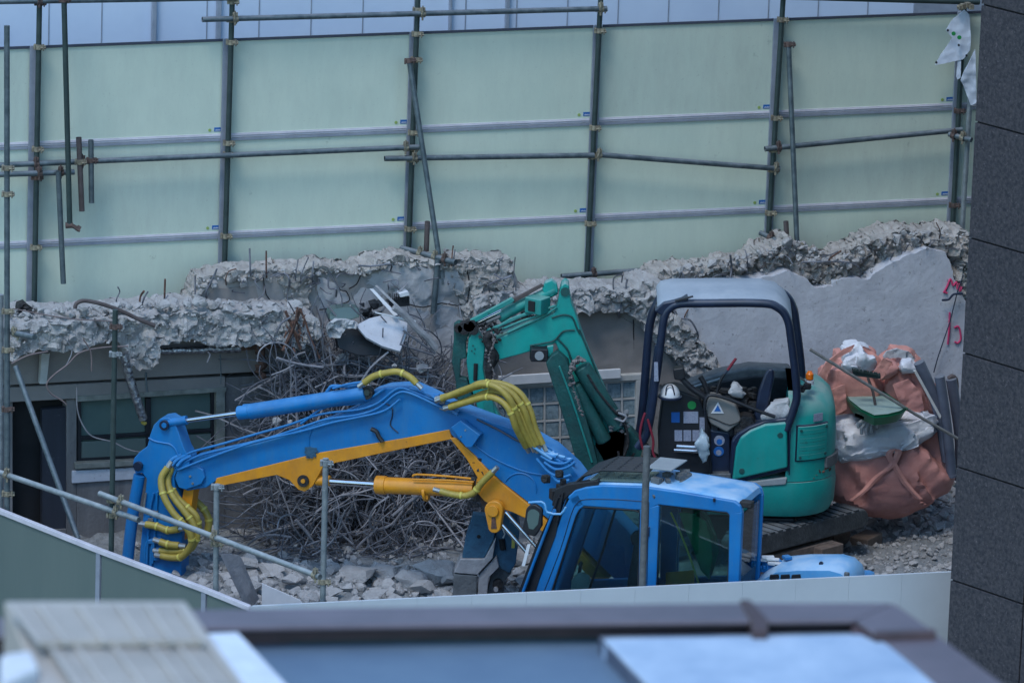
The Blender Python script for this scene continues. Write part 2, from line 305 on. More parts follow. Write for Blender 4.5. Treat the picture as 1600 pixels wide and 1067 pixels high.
def rough_slab(poly, pl, off, depth, step=0.03, amp=0.05, jag=0.03, layers=1, seed=0, freq=5.0, edge=0.6, mb=None, shelf=0.0):
    """broken-surfaced slab whose front face follows a pixel outline on plane pl at distance off"""
    P = [pl.uz(pl.at(x, y, off)) for x, y in poly]
    u0 = min(p[0] for p in P) - 0.1; u1 = max(p[0] for p in P) + 0.1; z0 = min(p[1] for p in P) - 0.1; z1 = max(p[1] for p in P) + 0.1
    nu = int((u1 - u0) / step); nz = int((z1 - z0) / step); sd = Vector((seed * 7.3, seed * 3.1, seed * 1.7))
    def inside(i, j):
        u = u0 + (i + 0.5) * step; z = z0 + (j + 0.5) * step; q = Vector((u * 6, z * 6, 3)) + sd
        return poly_in(u, z, P)
    cells = {(i, j) for i in range(nu) for j in range(nz) if inside(i, j)}
    def snap(u, z):                 # pull edge vertices onto a roughened outline
        best = None; n_ = len(P)
        for k in range(n_):
            (ax, az), (bx, bz) = P[k], P[(k + 1) % n_]; dx, dz = bx - ax, bz - az; L2 = dx * dx + dz * dz or 1e-9
            t = max(0, min(1, ((u - ax) * dx + (z - az) * dz) / L2)); x, y = ax + dx * t, az + dz * t; d = (x - u) ** 2 + (y - z) ** 2
            if best is None or d < best[0]: best = (d, x, y)
        if best[0] > (2.2 * step) ** 2: return u, z
        q = Vector((best[1] * 9, best[2] * 9, 3)) + sd
        return best[1] + jag * 0.45 * noise.fractal(q, 0.5, 2.2, 4), best[2] + jag * 0.45 * noise.fractal(q + Vector((9, 9, 9)), 0.5, 2.2, 4)
    edgev = {}
    vid = {}; V = []; F = []
    def vert(i, j, L):
        k = (i, j, L)
        if k in vid: return vid[k]
        u = u0 + i * step; z = z0 + j * step; a = L / layers
        if (i, j) not in edgev:
            edgev[(i, j)] = snap(u, z) if not ((i, j) in cells and (i - 1, j) in cells and (i, j - 1) in cells and (i - 1, j - 1) in cells) else (u, z)
        u, z = edgev[(i, j)]
        q = Vector((u, z, L * depth / layers)) * freq + sd
        w_ = q + 0.25 * Vector((noise.noise(q * 1.7), noise.noise(q * 1.7 + Vector((3, 3, 3))), noise.noise(q * 1.7 + Vector((7, 7, 7)))))
        if freq < 4.6: h = noise.fractal(q, 0.7, 2.1, 4) * 0.9 + 0.4 * (0.3 - abs(noise.noise(q * 1.3)))
        else: h = 0.75 * noise.fractal(q * 0.5, 0.6, 2.1, 3) + 0.5 * facet(w_ * 0.45, 1.5, 1.2) + 0.42 * facet(w_ * 1.5, 1.0, 1.1) + 0.35 * noise.fractal(q * 2.0, 0.6, 2.1, 4)
        d = off - depth * a + amp * h * (1 if L < layers else 0)
        ju = jag * 0.5 * noise.noise(q * 2.1) ; jz = jag * 0.5 * noise.noise(q * 1.9 + Vector((5, 5, 5)))
        V.append(pl.pt(u + ju, z + jz, d)); vid[k] = len(V) - 1; return vid[k]
    for (i, j) in cells:
        F.append([vert(i, j, 0), vert(i + 1, j, 0), vert(i + 1, j + 1, 0), vert(i, j + 1, 0)])
        for (di, dj, a, b) in ((0, -1, (i, j), (i + 1, j)), (1, 0, (i + 1, j), (i + 1, j + 1)), (0, 1, (i + 1, j + 1), (i, j + 1)), (-1, 0, (i, j + 1), (i, j))):
            if (i + di, j + dj) not in cells:
                for L in range(layers): F.append([vert(*a, L), vert(*a, L + 1), vert(*b, L + 1), vert(*b, L)])
    mb = mb or MB(); mb.add(V, F); return mb
def scatter_rocks(mb, poly, pl, off, n, r0, r1, spread=0.03, seed=1):
    q = random.Random(seed); xs = [p[0] for p in poly]; ys = [p[1] for p in poly]; k = 0; t = 0
    while k < n and t < n * 40:
        t += 1; x = q.uniform(min(xs), max(xs)); y = q.uniform(min(ys), max(ys))
        if poly_in(x, y, poly):
            mb.rock(pl.at(x, y, off + q.uniform(-spread, spread)), r0 + (r1 - r0) * q.random() ** 3, q); k += 1
    return mb
def mp(pl, off, pts): return [pl.at(x, y, off) for x, y in pts]
def arc(cx, cy, r, a0, a1, n=8): return [(cx + r * math.cos(R(a0 + (a1 - a0) * i / n)), cy + r * math.sin(R(a0 + (a1 - a0) * i / n))) for i in range(n + 1)]
# ================================================================= SETTING
FEN = Plane(0, 2.2, 18.8); WALL = Plane(0, 1.6, 18.8)
GZ = -2.2
# ground sheet (street level) and the rubble floor of the site
b = MB(); b.add([(-900, -900, -3.4), (900, -900, -3.4), (900, 900, -3.4), (-900, 900, -3.4)], [[0, 1, 2, 3]])
link('ground', b, 'ground', kind='structure', flat=True)
def gz(x, y):
    q = Vector((x, y, 0)); h = 0.09 * noise.fractal(q * 2.2, 0.8, 2.1, 5) + 0.04 * (noise.voronoi(q * 6)[0][0])
    z = GZ + h
    yb = -2.0 if x < 0.4 else -1.6 + 0.0 * x
    if y < yb: z -= min(1.0, (yb - y) * 1.4)
    z += 0.25 * math.exp(-((x - 4.2) ** 2 + (y - 2.2) ** 2) / 0.8)
    return z
b = MB(); st = 0.06; nx = int(11.6 / st); ny = int(6.6 / st)
V = [(-6 + i * st, -3.2 + j * st, gz(-6 + i * st, -3.2 + j * st)) for j in range(ny + 1) for i in range(nx + 1)]
hc = g(392, 947, -1.08); hl = g(0, 795, -1.08); hn = Vector((-(hl - hc).y, (hl - hc).x, 0)).normalized(); hn = hn if hn.y > 0 else -hn
ok_ = [(Vector(v) - hc).dot(hn) > 0.08 for v in V]
b.add(V, [[j * (nx + 1) + i, j * (nx + 1) + i + 1, (j + 1) * (nx + 1) + i + 1, (j + 1) * (nx + 1) + i] for j in range(ny) for i in range(nx) if ok_[j * (nx + 1) + i] and ok_[(j + 1) * (nx + 1) + i + 1] and ok_[j * (nx + 1) + i + 1]])
link('rubble_ground', b, 'gravel', kind='structure', ang=60)

# ---- remains of the demolished building along the back
BL = root('demolished_building', 'grey concrete building remains with a jagged broken top and a window', 'building', WALL.pt(0, -3.4))
b = MB()
def wq(b, pts, off, d): b.prism(mp(WALL, off, pts), -WALL.n * d)
for pts in ([(-60, 560), (20, 556), (20, 870), (-60, 880)], [(104, 625), (120, 622), (120, 868), (104, 868)], [(120, 727), (352, 716), (352, 862), (120, 868)],
            [(352, 590), (455, 584), (455, 858), (352, 862)], [(20, 830), (104, 826), (104, 868), (20, 872)]): wq(b, pts, 0, 0.3)
link('wall', b, 'concrete_dark', BL, bev=0.008)
b = MB(); wq(b, [(-60, 545), (460, 520), (460, 578), (-60, 606)], 0.09, 0.5); wq(b, [(-60, 609), (352, 588), (352, 610), (-60, 633)], 0.05, 0.4)
link('lintel', b, 'beige', BL, bev=0.01)
b = MB(); wq(b, [(20, 620), (104, 618), (104, 835), (20, 838)], -0.16, 0.05); link('doorway', b, 'void', BL, 'doorway with its dark inside painted black')  # black sheet stands in for the shade inside the opening
b = MB(); wq(b, [(66, 640), (104, 637), (104, 868), (66, 868)], -0.02, 0.08); link('door_panel', b, 'slate', BL)
b = MB(); wq(b, [(113, 736), (222, 730), (222, 748), (113, 755)], 0.03, 0.06); link('sill_band', b, 'plaster', BL, bev=0.006)
# framed window, left
wn = MB()
for pts in ([(121, 619), (354, 605), (354, 612), (121, 628)], [(338, 612), (352, 611), (352, 720), (338, 721)], [(118, 724), (352, 712), (352, 720), (118, 733)]): wq(wn, pts, 0.06, 0.22)
W1 = link('window', wn, 'frame_dull', BL, 'metal framed window with dark panes', bev=0.006)
b = MB()
for pts in ([(121, 628), (127, 628), (127, 724), (121, 724)], [(228, 622), (236, 622), (236, 718), (228, 718)], [(330, 613), (338, 612), (338, 714), (330, 714)], [(127, 682), (330, 670), (330, 675), (127, 688)], [(127, 716), (330, 705), (330, 712), (127, 723)]): wq(b, pts, -0.02, 0.06)
link('frame', b, 'black', W1, bev=0.004)
b = MB(); wq(b, [(127, 627), (330, 613), (330, 712), (127, 722)], -0.06, 0.01); link('glass', b, 'winglass', W1)
b = MB(); wq(b, [(127, 690), (228, 684), (228, 716), (127, 722)], -0.035, 0.01); wq(b, [(236, 683), (330, 677), (330, 706), (236, 712)], -0.035, 0.01); link('blind', b, 'panel_outer', W1)
# middle wall
mid = [(300, 470), (315, 440), (335, 432), (420, 427), (500, 420), (560, 424), (625, 412), (700, 416), (745, 409), (800, 416), (815, 460), (900, 462), (1000, 468), (1010, 500), (1155, 590), (1155, 790), (455, 868), (455, 560), (380, 520), (300, 500)]
link('wall', rough_slab(mid, WALL, 0.06, 0.34, 0.035, 0.012, 0.02, 1, 3, 2.0), 'concrete', BL, ang=50)
# broken fields of plaster and beige render
link('wall_face', rough_slab([(335, 452), (400, 447), (408, 500), (330, 505), (322, 470)], WALL, 0.085, 0.06, 0.03, 0.008, 0.03, 1, 31), 'beige', BL, ang=60)
link('wall_face', rough_slab([(497, 432), (540, 455), (550, 470), (590, 420), (630, 412), (715, 425), (735, 475), (700, 560), (660, 580), (520, 560), (500, 500)], WALL, 0.085, 0.06, 0.03, 0.016, 0.05, 1, 32), 'wall_face', BL, ang=60)
link('wall_face', rough_slab([(760, 500), (905, 488), (955, 486), (1012, 520), (1075, 592), (1075, 620), (1010, 590), (765, 592)], WALL, 0.10, 0.08, 0.03, 0.006, 0.012, 1, 33), 'beige', BL, ang=60)
# crests
cr1 = [(296, 500), (300, 470), (312, 437), (335, 428), (420, 422), (470, 420), (500, 414), (560, 420), (590, 408), (625, 404), (700, 410), (745, 403), (800, 410), (805, 440), (795, 458), (765, 446), (745, 462), (750, 520), (740, 560), (726, 556), (730, 500), (712, 440), (690, 420), (640, 417), (600, 420), (572, 432), (550, 430), (520, 424), (492, 428), (484, 470), (494, 520), (500, 545), (470, 560), (455, 530), (448, 480), (440, 440), (340, 438), (324, 442), (312, 470)]
link('broken_crest', rough_slab(cr1, WALL, 0.13, 0.36, 0.020, 0.050, 0.07, 9, 5, 7.5), 'rubble_brown', BL, ang=25)
cr2 = [(745, 468), (800, 460), (860, 455), (930, 452), (990, 455), (1010, 440), (1036, 440), (1050, 490), (1085, 520), (1120, 560), (1142, 604), (1118, 612), (1085, 592), (1040, 548), (1008, 512), (985, 490), (940, 488), (905, 492), (850, 490), (810, 500), (775, 540), (755, 560), (745, 520)]
link('broken_crest', rough_slab(cr2, WALL, 0.26, 0.48, 0.020, 0.055, 0.06, 9, 6, 7.5), 'rubble', BL, ang=25)
cr3 = [(985, 470), (1000, 452), (1030, 432), (1062, 420), (1100, 424), (1140, 408), (1165, 412), (1190, 395), (1240, 372), (1258, 395), (1310, 404), (1365, 376), (1423, 361), (1445, 368), (1486, 360), (1522, 368), (1522, 560), (1490, 520), (1488, 430), (1450, 400), (1380, 430), (1300, 450), (1240, 445), (1190, 448), (1090, 462), (1050, 478)]
link('broken_crest', rough_slab(cr3, WALL, 0.08, 0.42, 0.020, 0.075, 0.08, 10, 7, 8.0), 'rubble_brown', BL, ang=25)
pl = [(1040, 462), (1090, 446), (1140, 440), (1190, 434), (1232, 424), (1262, 437), (1276, 450), (1300, 447), (1304, 437), (1355, 436), (1385, 416), (1432, 394), (1455, 388), (1478, 394), (1486, 412), (1490, 432), (1510, 470), (1510, 780), (1140, 790), (1140, 620), (1140, 602), (1105, 560), (1060, 495)]
link('wall_face', rough_slab(pl, WALL, 0.17, 0.4, 0.03, 0.004, 0.03, 1, 8, 3.0), 'plaster', BL, 'pale plastered wall face with a ragged upper edge', ang=60)
# overhanging slab, left
ov = [(-60, 512), (20, 510), (60, 500), (130, 504), (200, 498), (300, 490), (330, 488), (400, 490), (452, 488), (500, 500), (502, 525), (470, 548), (440, 536), (385, 542), (330, 545), (308, 533), (252, 540), (247, 562), (236, 576), (222, 580), (204, 574), (202, 556), (186, 534), (150, 537), (118, 550), (62, 549), (25, 562), (-60, 570)]
link('broken_slab', rough_slab(ov, WALL, 0.62, 0.75, 0.020, 0.055, 0.05, 16, 10, 7.5), 'rubble', BL, 'overhanging broken concrete eave', ang=25)
b = MB(); scatter_rocks(b, [(10, 482), (120, 480), (300, 470), (470, 476), (470, 486), (300, 484), (120, 495), (10, 500)], WALL, 0.32, 330, 0.02, 0.085, 0.26, 11)
scatter_rocks(b, [(305, 440), (420, 422), (560, 420), (625, 404), (800, 408), (800, 420), (640, 416), (500, 430), (312, 452)], WALL, 0.06, 170, 0.015, 0.055, 0.10, 12)
scatter_rocks(b, [(1000, 452), (1062, 418), (1140, 405), (1240, 375), (1310, 402), (1423, 360), (1520, 364), (1520, 385), (1423, 380), (1310, 425), (1240, 405), (1062, 438), (1010, 465)], WALL, 0.02, 330, 0.018, 0.07, 0.14, 13)
scatter_rocks(b, [(745, 466), (900, 453), (1000, 452), (1000, 466), (900, 468), (750, 482)], WALL, 0.15, 130, 0.015, 0.05, 0.14, 14)
scatter_rocks(b, cr1, WALL, 0.15, 200, 0.006, 0.022, 0.02, 15); scatter_rocks(b, cr2, WALL, 0.28, 150, 0.006, 0.022, 0.02, 16)
scatter_rocks(b, cr3, WALL, 0.10, 350, 0.006, 0.026, 0.03, 17); scatter_rocks(b, ov, WALL, 0.64, 380, 0.006, 0.024, 0.02, 18)
link('crest_rubble', b, 'rubble', BL, kind='stuff', flat=True)
# glass block window
GBW = MB(); gx = [(770, 604), (1003, 588)]
def gb(b, x0, y0, x1, y1, off, d, sl=-0.062):   # rectangle following the wall's slope
    wq(b, [(x0, y0 + sl * (x0 - 885)), (x1, y0 + sl * (x1 - 885)), (x1, y1 + sl * (x1 - 885)), (x0, y1 + sl * (x0 - 885))], off, d)
gb(GBW, 758, 592, 1006, 601, 0.17, 0.24); gb(GBW, 994, 601, 1006, 735, 0.17, 0.24); gb(GBW, 758, 601, 778, 735, 0.17, 0.24)
GW = link('glass_block_window', GBW, 'frame_white', BL, 'pale framed window of square glass blocks', bev=0.006)
bw, bh = 24.2, 27.0
for i in range(9):
    for j in range(5):
        b = MB(); x = 778.5 + i * bw; y = 602.0 + j * bh; gb(b, x + 1.2, y + 1.2, x + bw - 1.2, y + bh - 1.2, 0.125, 0.06); link('glass_block', b, 'blockglass', GW, bev=0.02, seg=3)
for i in range(10): b = MB(); gb(b, 777.2 + i * bw, 601, 779.8 + i * bw, 735, 0.135, 0.06); link('mortar', b, 'frame_white', GW)
for j in range(6): b = MB(); gb(b, 778, 600.6 + j * bh, 996, 603.4 + j * bh, 0.133, 0.06); link('mortar', b, 'frame_white', GW)
for xa, xb in ((780, 862), (930, 970)): b = MB(); gb(b, xa, 582, xb, 596, 0.22, 0.04); link('white_trim', b, 'white', BL, bev=0.004)
# cracks and bars
for pts in ([(518, 428), (523, 440), (532, 452), (541, 456), (546, 468), (538, 474), (525, 478), (508, 482), (500, 484)], [(546, 452), (556, 444), (562, 432), (566, 424)],
            [(730, 420), (733, 450), (728, 480), (730, 500)], [(640, 476), (662, 480), (690, 474), (715, 478), (730, 472)], [(990, 500), (990, 555)], [(412, 432), (416, 460), (428, 476)]):
    b = MB(); b.tube([WALL.at(x + rnd.uniform(-1, 1), y + rnd.uniform(-1, 1), 0.094) for x, y in pts], 0.006, 5, smooth=2); link('crack', b, 'void', BL)
q = random.Random(5)
BARS = [[(416, 392), (416, 422)], [(466, 405), (462, 430)], [(482, 402), (474, 420), (470, 432)], [(490, 408), (488, 430)], [(513, 434), (514, 450), (525, 452)], [(184, 448), (187, 456), (182, 468)], [(225, 455), (220, 462), (218, 474)],
        [(231, 456), (226, 464), (222, 476)], [(258, 436), (257, 470)], [(263, 461), (256, 471)], [(305, 432), (305, 462)], [(339, 420), (330, 440), (322, 456)], [(369, 420), (358, 424), (353, 434)],
        [(390, 388), (391, 420)], [(805, 402), (803, 425), (806, 448)], [(708, 384), (706, 404)], [(711, 390), (709, 404)], [(786, 402), (780, 410)], [(1463, 348), (1469, 362)], [(1314, 392), (1296, 405)],
        [(960, 470), (958, 440), (962, 432), (972, 430)], [(980, 436), (975, 465), (968, 485)], [(975, 464), (996, 474)], [(1060, 440), (1065, 425), (1070, 440)], [(1165, 392), (1168, 408)],
        [(1141, 398), (1143, 420), (1140, 440)], [(1090, 470), (1078, 480), (1070, 494)], [(1050, 480), (1060, 496), (1078, 500), (1090, 520)], [(1252, 410), (1300, 409), (1330, 411), (1345, 422)],
        [(772, 428), (786, 436), (800, 430), (765, 444)], [(430, 432), (445, 428), (452, 436)], [(460, 480), (475, 490), (495, 498), (500, 520)], [(560, 415), (580, 416), (610, 413)], [(690, 560), (720, 530), (760, 492)]]
for P in BARS:
    off = 0.20 if P[0][0] > 440 or P[0][1] < 440 else 0.3
    pts = [WALL.at(x, y, off + q.uniform(-0.05, 0.05)) for x, y in P]
    pts.append(pts[-1] + Vector((0, 0.1, -0.10)))
    b = MB(); b.tube(pts, q.uniform(0.006, 0.011), 6, smooth=4); link('rebar', b, 'rebar' if q.random() < 0.75 else 'rust', BL)
for k in range(46):
    x = q.uniform(330, 1490); y = 0
    top = [(300, 455), (420, 422), (560, 420), (700, 408), (800, 410), (810, 460), (1000, 455), (1062, 418), (1140, 405), (1240, 375), (1310, 402), (1423, 360), (1500, 365)]
    for i in range(len(top) - 1):
        if top[i][0] <= x <= top[i + 1][0]: y = top[i][1] + (top[i + 1][1] - top[i][1]) * (x - top[i][0]) / (top[i + 1][0] - top[i][0])
    p = WALL.at(x, y + q.uniform(2, 34), 0.17); d = Vector((q.uniform(-1, 1), q.uniform(-1, -0.2), q.uniform(-0.2, 1))).normalized(); L = q.uniform(0.06, 0.17)
    b = MB(); b.tube([p - d * 0.08, p + d * L * 0.5, p + d * L + Vector((q.uniform(-.06, .06), 0, q.uniform(-0.08, 0.04)))], 0.006, 5, smooth=3); link('rebar', b, 'rebar', BL)
# red spray marks
for pts in ([(1476, 455), (1480, 447), (1485, 436), (1489, 446), (1494, 441), (1496, 452)], [(1474, 456), (1480, 458)], [(1499, 443), (1500, 455), (1503, 448)], [(1484, 488), (1483, 515), (1481, 538)], [(1491, 512), (1497, 510), (1500, 518), (1501, 530), (1496, 536), (1492, 534)]):
    b = MB(); b.tube([WALL.at(x, y, 0.182) for x, y in pts], 0.011, 5, smooth=4); link('spray_mark', b, 'red_paint', BL)
# pipes and insulation under the eave
b = MB(); b.tube([WALL.at(318, 546, 0.30), WALL.at(375, 545, 0.30)], 0.040, 12); b.tube([WALL.at(248, 548, 0.25), WALL.at(318, 547, 0.28)], 0.035, 10); link('foil_duct', b, 'foil', BL)
b = MB(); b.tube([WALL.at(374, 545, 0.3), WALL.at(440, 540, 0.3)], 0.02, 8)
for k in range(26):
    p = WALL.at(q.uniform(400, 412), q.uniform(535, 590), 0.3); b.rock(p, q.uniform(0.02, 0.06), q, (1, 1, 1.5))
link('rusty_pipe', b, 'rust', BL)
b = MB(); wq(b, [(65, 552), (78, 552), (73, 600), (62, 600)], 0.2, 0.08); link('bracket', b, 'frame_white', BL, bev=0.005)

# ---- back hoarding
HB = root('hoarding', 'tall pale green panel hoarding in three rows behind the broken wall', 'hoarding', FEN.pt(0, -3.4))
ZL = [FEN.at(640, y).z for y in (52, 206, 357)]; ZL.append(ZL[2] - (ZL[1] - ZL[2])); ZL.append(ZL[3] - 0.97)
PX = [57, 357, 647, 932, 1212, 1497]; PU = [FEN.uz(FEN.at(x, 200))[0] for x in PX]
PU = [PU[0] - (PU[1] - PU[0])] + PU + [PU[-1] + 1.8, PU[-1] + 3.6]
sticks = {}
for i in range(len(PU) - 1):
    for j in range(4):
        z1, z0 = ZL[j], ZL[j + 1]; u0, u1 = PU[i] + 0.012, PU[i + 1] - 0.012
        b = MB(); b.prism([FEN.pt(u0, z0 + 0.012, 0), FEN.pt(u1, z0 + 0.012, 0), FEN.pt(u1, z1 - 0.006, 0), FEN.pt(u0, z1 - 0.006, 0)], -FEN.n * 0.03)
        p = link('panel', b, 'panel' if (i * 3 + j * 5) % 4 else 'panel_worn', HB)
        b = MB(); b.prism([FEN.pt(u0, z0 + 0.018, 0.012), FEN.pt(u1, z0 + 0.018, 0.012), FEN.pt(u1, z0 + 0.062, 0.012), FEN.pt(u0, z0 + 0.062, 0.012)], -FEN.n * 0.011)
        b.prism([FEN.pt(u0, z0 + 0.040, 0.020), FEN.pt(u1, z0 + 0.040, 0.020), FEN.pt(u1, z0 + 0.050, 0.020), FEN.pt(u0, z0 + 0.050, 0.020)], -FEN.n * 0.007)
        for s_ in range(7):
            u = u0 + (u1 - u0) * (s_ + 0.5) / 7; b.disc(FEN.pt(u, z0 + 0.030, 0.014), FEN.n, 0.008, 0.008, 6)
        link('bottom_rail', b, 'alu', p, bev=0.002, seg=1)
        if j < 3 and 0 < i < 8 and not (i == 1 and j == 0 and False):
            us = u1 - 0.135 if i != 0 else u1 - 0.2
            b = MB(); b.prism([FEN.pt(us, z0 + 0.085, 0.004), FEN.pt(us + 0.088, z0 + 0.085, 0.004), FEN.pt(us + 0.088, z0 + 0.125, 0.004), FEN.pt(us, z0 + 0.125, 0.004)], -FEN.n * 0.003)
            st_ = link('sticker', b, 'sticker_blue', p)
            b = MB()
            for k in range(6):
                b.prism([FEN.pt(us + 0.012 + k * 0.011, z0 + 0.093, 0.007), FEN.pt(us + 0.019 + k * 0.011, z0 + 0.093, 0.007), FEN.pt(us + 0.019 + k * 0.011, z0 + 0.103 + 0.004 * (k % 2), 0.007), FEN.pt(us + 0.012 + k * 0.011, z0 + 0.103 + 0.004 * (k % 2), 0.007)], -FEN.n * 0.002)
            link('sticker_mark', b, 'white', p)
            b = MB(); b.disc(FEN.pt(us - 0.045, z0 + 0.10, 0.003), FEN.n, 0.016, 0.004, 12); link('sticker_dot', b, 'sticker_dot', p)
    for j in range(0, 4):      # dark joint line under each rail
        b = MB(); b.prism([FEN.pt(PU[i] + 0.02, ZL[j] - 0.012, 0.018), FEN.pt(PU[i + 1] - 0.02, ZL[j] - 0.012, 0.018), FEN.pt(PU[i + 1] - 0.02, ZL[j] + 0.014, 0.018), FEN.pt(PU[i] + 0.02, ZL[j] + 0.014, 0.018)], -FEN.n * 0.016)
        link('joint_strip', b, 'channel' if j else 'seam', HB, bev=0.002, seg=1)
for i, u in enumerate(PU):
    b = MB(); zt, zb = ZL[0] + 0.02, ZL[4]
    u2 = u - 0.042
    b.prism([FEN.pt(u2 - 0.045, zb, 0.045), FEN.pt(u2 + 0.045, zb, 0.045), FEN.pt(u2 + 0.045, zt, 0.045), FEN.pt(u2 - 0.045, zt, 0.045)], -FEN.n * 0.02)
    b.prism([FEN.pt(u2 + 0.01, zb, 0.065), FEN.pt(u2 + 0.035, zb, 0.065), FEN.pt(u2 + 0.035, zt, 0.065), FEN.pt(u2 + 0.01, zt, 0.065)], -FEN.n * 0.018)
    link('post', b, 'channel', HB, bev=0.003, seg=1)

# ---- neighbour with white cladding, behind the hoarding
CL = Plane(0, 4.2, 16.0)
CB = root('clad_building', 'pale bluish white clad building wall rising behind the top of the hoarding', 'building', CL.pt(0, -3.4))
b = MB(); b.prism([CL.pt(-9, -3.4), CL.pt(9, -3.4), CL.pt(9, 20), CL.pt(-9, 20)], -CL.n * 4); link('wall', b, 'cladding', CB)  # raised far out of view to block sky behind and direct the light
b = MB(); k = 0
u = -8.8
while u < 8.8:
    b.prism([CL.pt(u, -3.3, 0.006), CL.pt(u + 0.012, -3.3, 0.006), CL.pt(u + 0.012, 19.9, 0.006), CL.pt(u, 19.9, 0.006)], -CL.n * 0.005); u += 0.545
link('seam', b, 'channel', CB)
for x, wd in ((236, 7), (337, 7), (788, 6), (700, 4)):
    b = MB(); p = CL.at(x, 30); u = CL.uz(p)[0]; b.prism([CL.pt(u, -3.3, 0.06), CL.pt(u + wd * 0.0065, -3.3, 0.06), CL.pt(u + wd * 0.0065, 8.9, 0.06), CL.pt(u, 8.9, 0.06)], -CL.n * 0.05); link('downpipe', b, 'channel', CB, bev=0.005)
b = MB(); u0_ = CL.uz(CL.at(1427, 10))[0]; b.prism([CL.pt(u0_, -3.3, 0.03), CL.pt(u0_ + 1.6, -3.3, 0.03), CL.pt(u0_ + 1.6, 8.9, 0.03), CL.pt(u0_, 8.9, 0.03)], -CL.n * 0.028); link('grey_cladding', b, 'channel', CB)

# ---- granite building, right
gc = g(1488, 1000, -3.0)       # its near-left corner line
gcx = Plane(0, -4.55, 0).at(1505, 533, 0)
GRA = Plane(gcx.x, gcx.y, -48); GW_ = 0.93; GH = 1.07
GB = root('granite_building', 'dark speckled granite clad building edge on the right', 'building', GRA.pt(1.5, -3.4))
bk = -GRA.n * 9.0
b = MB(); b.prism([GRA.pt(0.004, -3.4, -0.03), GRA.pt(7.0, -3.4, -0.03), GRA.pt(7.0, 24, -0.03), GRA.pt(0.004, 24, -0.03)], bk); link('wall', b, 'joint', GB)  # made taller and deeper than seen, to shade the right side
zj = GRA.at(1510, 553, 0).z
b = MB()
for r_ in range(-3, 22):
    for c_ in range(8):
        z0 = zj + r_ * GH; u0 = c_ * GW_ if c_ == 0 else c_ * GW_
        b.prism([GRA.pt(u0, z0 + 0.008), GRA.pt(u0 + GW_ - 0.014, z0 + 0.008), GRA.pt(u0 + GW_ - 0.014, z0 + GH - 0.008), GRA.pt(u0, z0 + GH - 0.008)], -GRA.n * 0.05)
    for c_ in range(9):        # side face
        o_ = GRA.o - GRA.n * (0.05 + c_ * 0.95)
        b.prism([o_ + Vector((0, 0, z0 + 0.008)), o_ - GRA.n * 0.935 + Vector((0, 0, z0 + 0.008)), o_ - GRA.n * 0.935 + Vector((0, 0, z0 + GH - 0.008)), o_ + Vector((0, 0, z0 + GH - 0.008))], GRA.t * 0.04 - GRA.t * 0.0)
link('granite_cladding', b, 'granite', GB, bev=0.004, seg=1)

# ---- low hoardings at the front of the site
ZT = -1.08
C0 = g(392, 947, ZT); L0 = g(0, 795, ZT); dL = (L0 - C0).normalized(); E0 = g(1492, 893, ZT); dE = (E0 - C0).normalized()
def strip(b, a, c, z0, z1, th, dz=0.0):
    d = (c - a).normalized(); n = Vector((d.y, -d.x, 0))
    if n.y > 0: n = -n
    q4 = [Vector((a.x, a.y, z0)), Vector((c.x, c.y, z0)), Vector((c.x, c.y, z1)), Vector((a.x, a.y, z1))]
    b.prism([v + n * dz for v in q4], -n * th)
HL = root('hoarding', 'low dark green panel hoarding sloping down the left, with a pale top rail', 'hoarding', (C0.x, C0.y, -3.4))
Ps = [g(-60, 771, ZT), g(156, 857, ZT), g(321, 918, ZT), C0]
Ps.insert(0, Ps[0] + (Ps[0] - Ps[1]))
for i in range(len(Ps) - 1):
    a, c = Ps[i], Ps[i + 1]; d = (c - a).normalized()
    b = MB(); strip(b, a + d * 0.03, c - d * 0.03, -3.4, ZT - 0.05, 0.03); p = link('panel', b, 'panel_outer', HL)
    b = MB(); strip(b, a, c, ZT - 0.045, ZT, 0.05, 0.02); link('top_rail', b, 'alu', p, bev=0.004)
    b = MB(); strip(b, c - d * 0.045, c + d * 0.015, -3.4, ZT - 0.046, 0.05, 0.012); link('post', b, 'channel', p, bev=0.003)
HF = root('hoarding', 'low white sheet hoarding across the front, ending at the granite wall', 'hoarding', ((C0.x + E0.x) / 2, (C0.y + E0.y) / 2, -3.4))
n_ = 13; tot = (E0 - C0).length
for i in range(n_):
    a = C0 + dE * (tot * i / n_ + 0.0008); c = C0 + dE * (tot * (i + 1) / n_ - 0.0008)
    b = MB(); strip(b, a, c, -3.4, ZT, 0.03); link('panel', b, 'white_wall', HF)
# ================================================================= SCAFFOLD TUBES
def clamp(parent, p, m='clamp', ax=None, s=1.0):
    ax = ax or Vector((0, 0, 1)); b = MB(); b.disc(p, ax, 0.039 * s, 0.05 * s, 10)
    side = ax.cross(Vector((0, 1, 0))); side = side.normalized() if side.length > 0.1 else Vector((1, 0, 0))
    b.box(p + side * 0.045 * s + Vector((0, -0.01, 0)), 0.05 * s, 0.05 * s, 0.035 * s); b.tube([p + side * 0.02 * s - Vector((0, 0.05 * s, 0)), p + side * 0.075 * s - Vector((0, 0.045 * s, 0))], 0.009 * s, 6)
    b.tube([p + side * 0.05 * s + Vector((0, -0.05, -0.03)) * s, p + side * 0.05 * s + Vector((0, -0.05, 0.04)) * s], 0.008 * s, 6)
    b.box(p - side * 0.04 * s, 0.02 * s, 0.06 * s, 0.05 * s)
    link('clamp', b, m, parent, bev=0.003, seg=1)
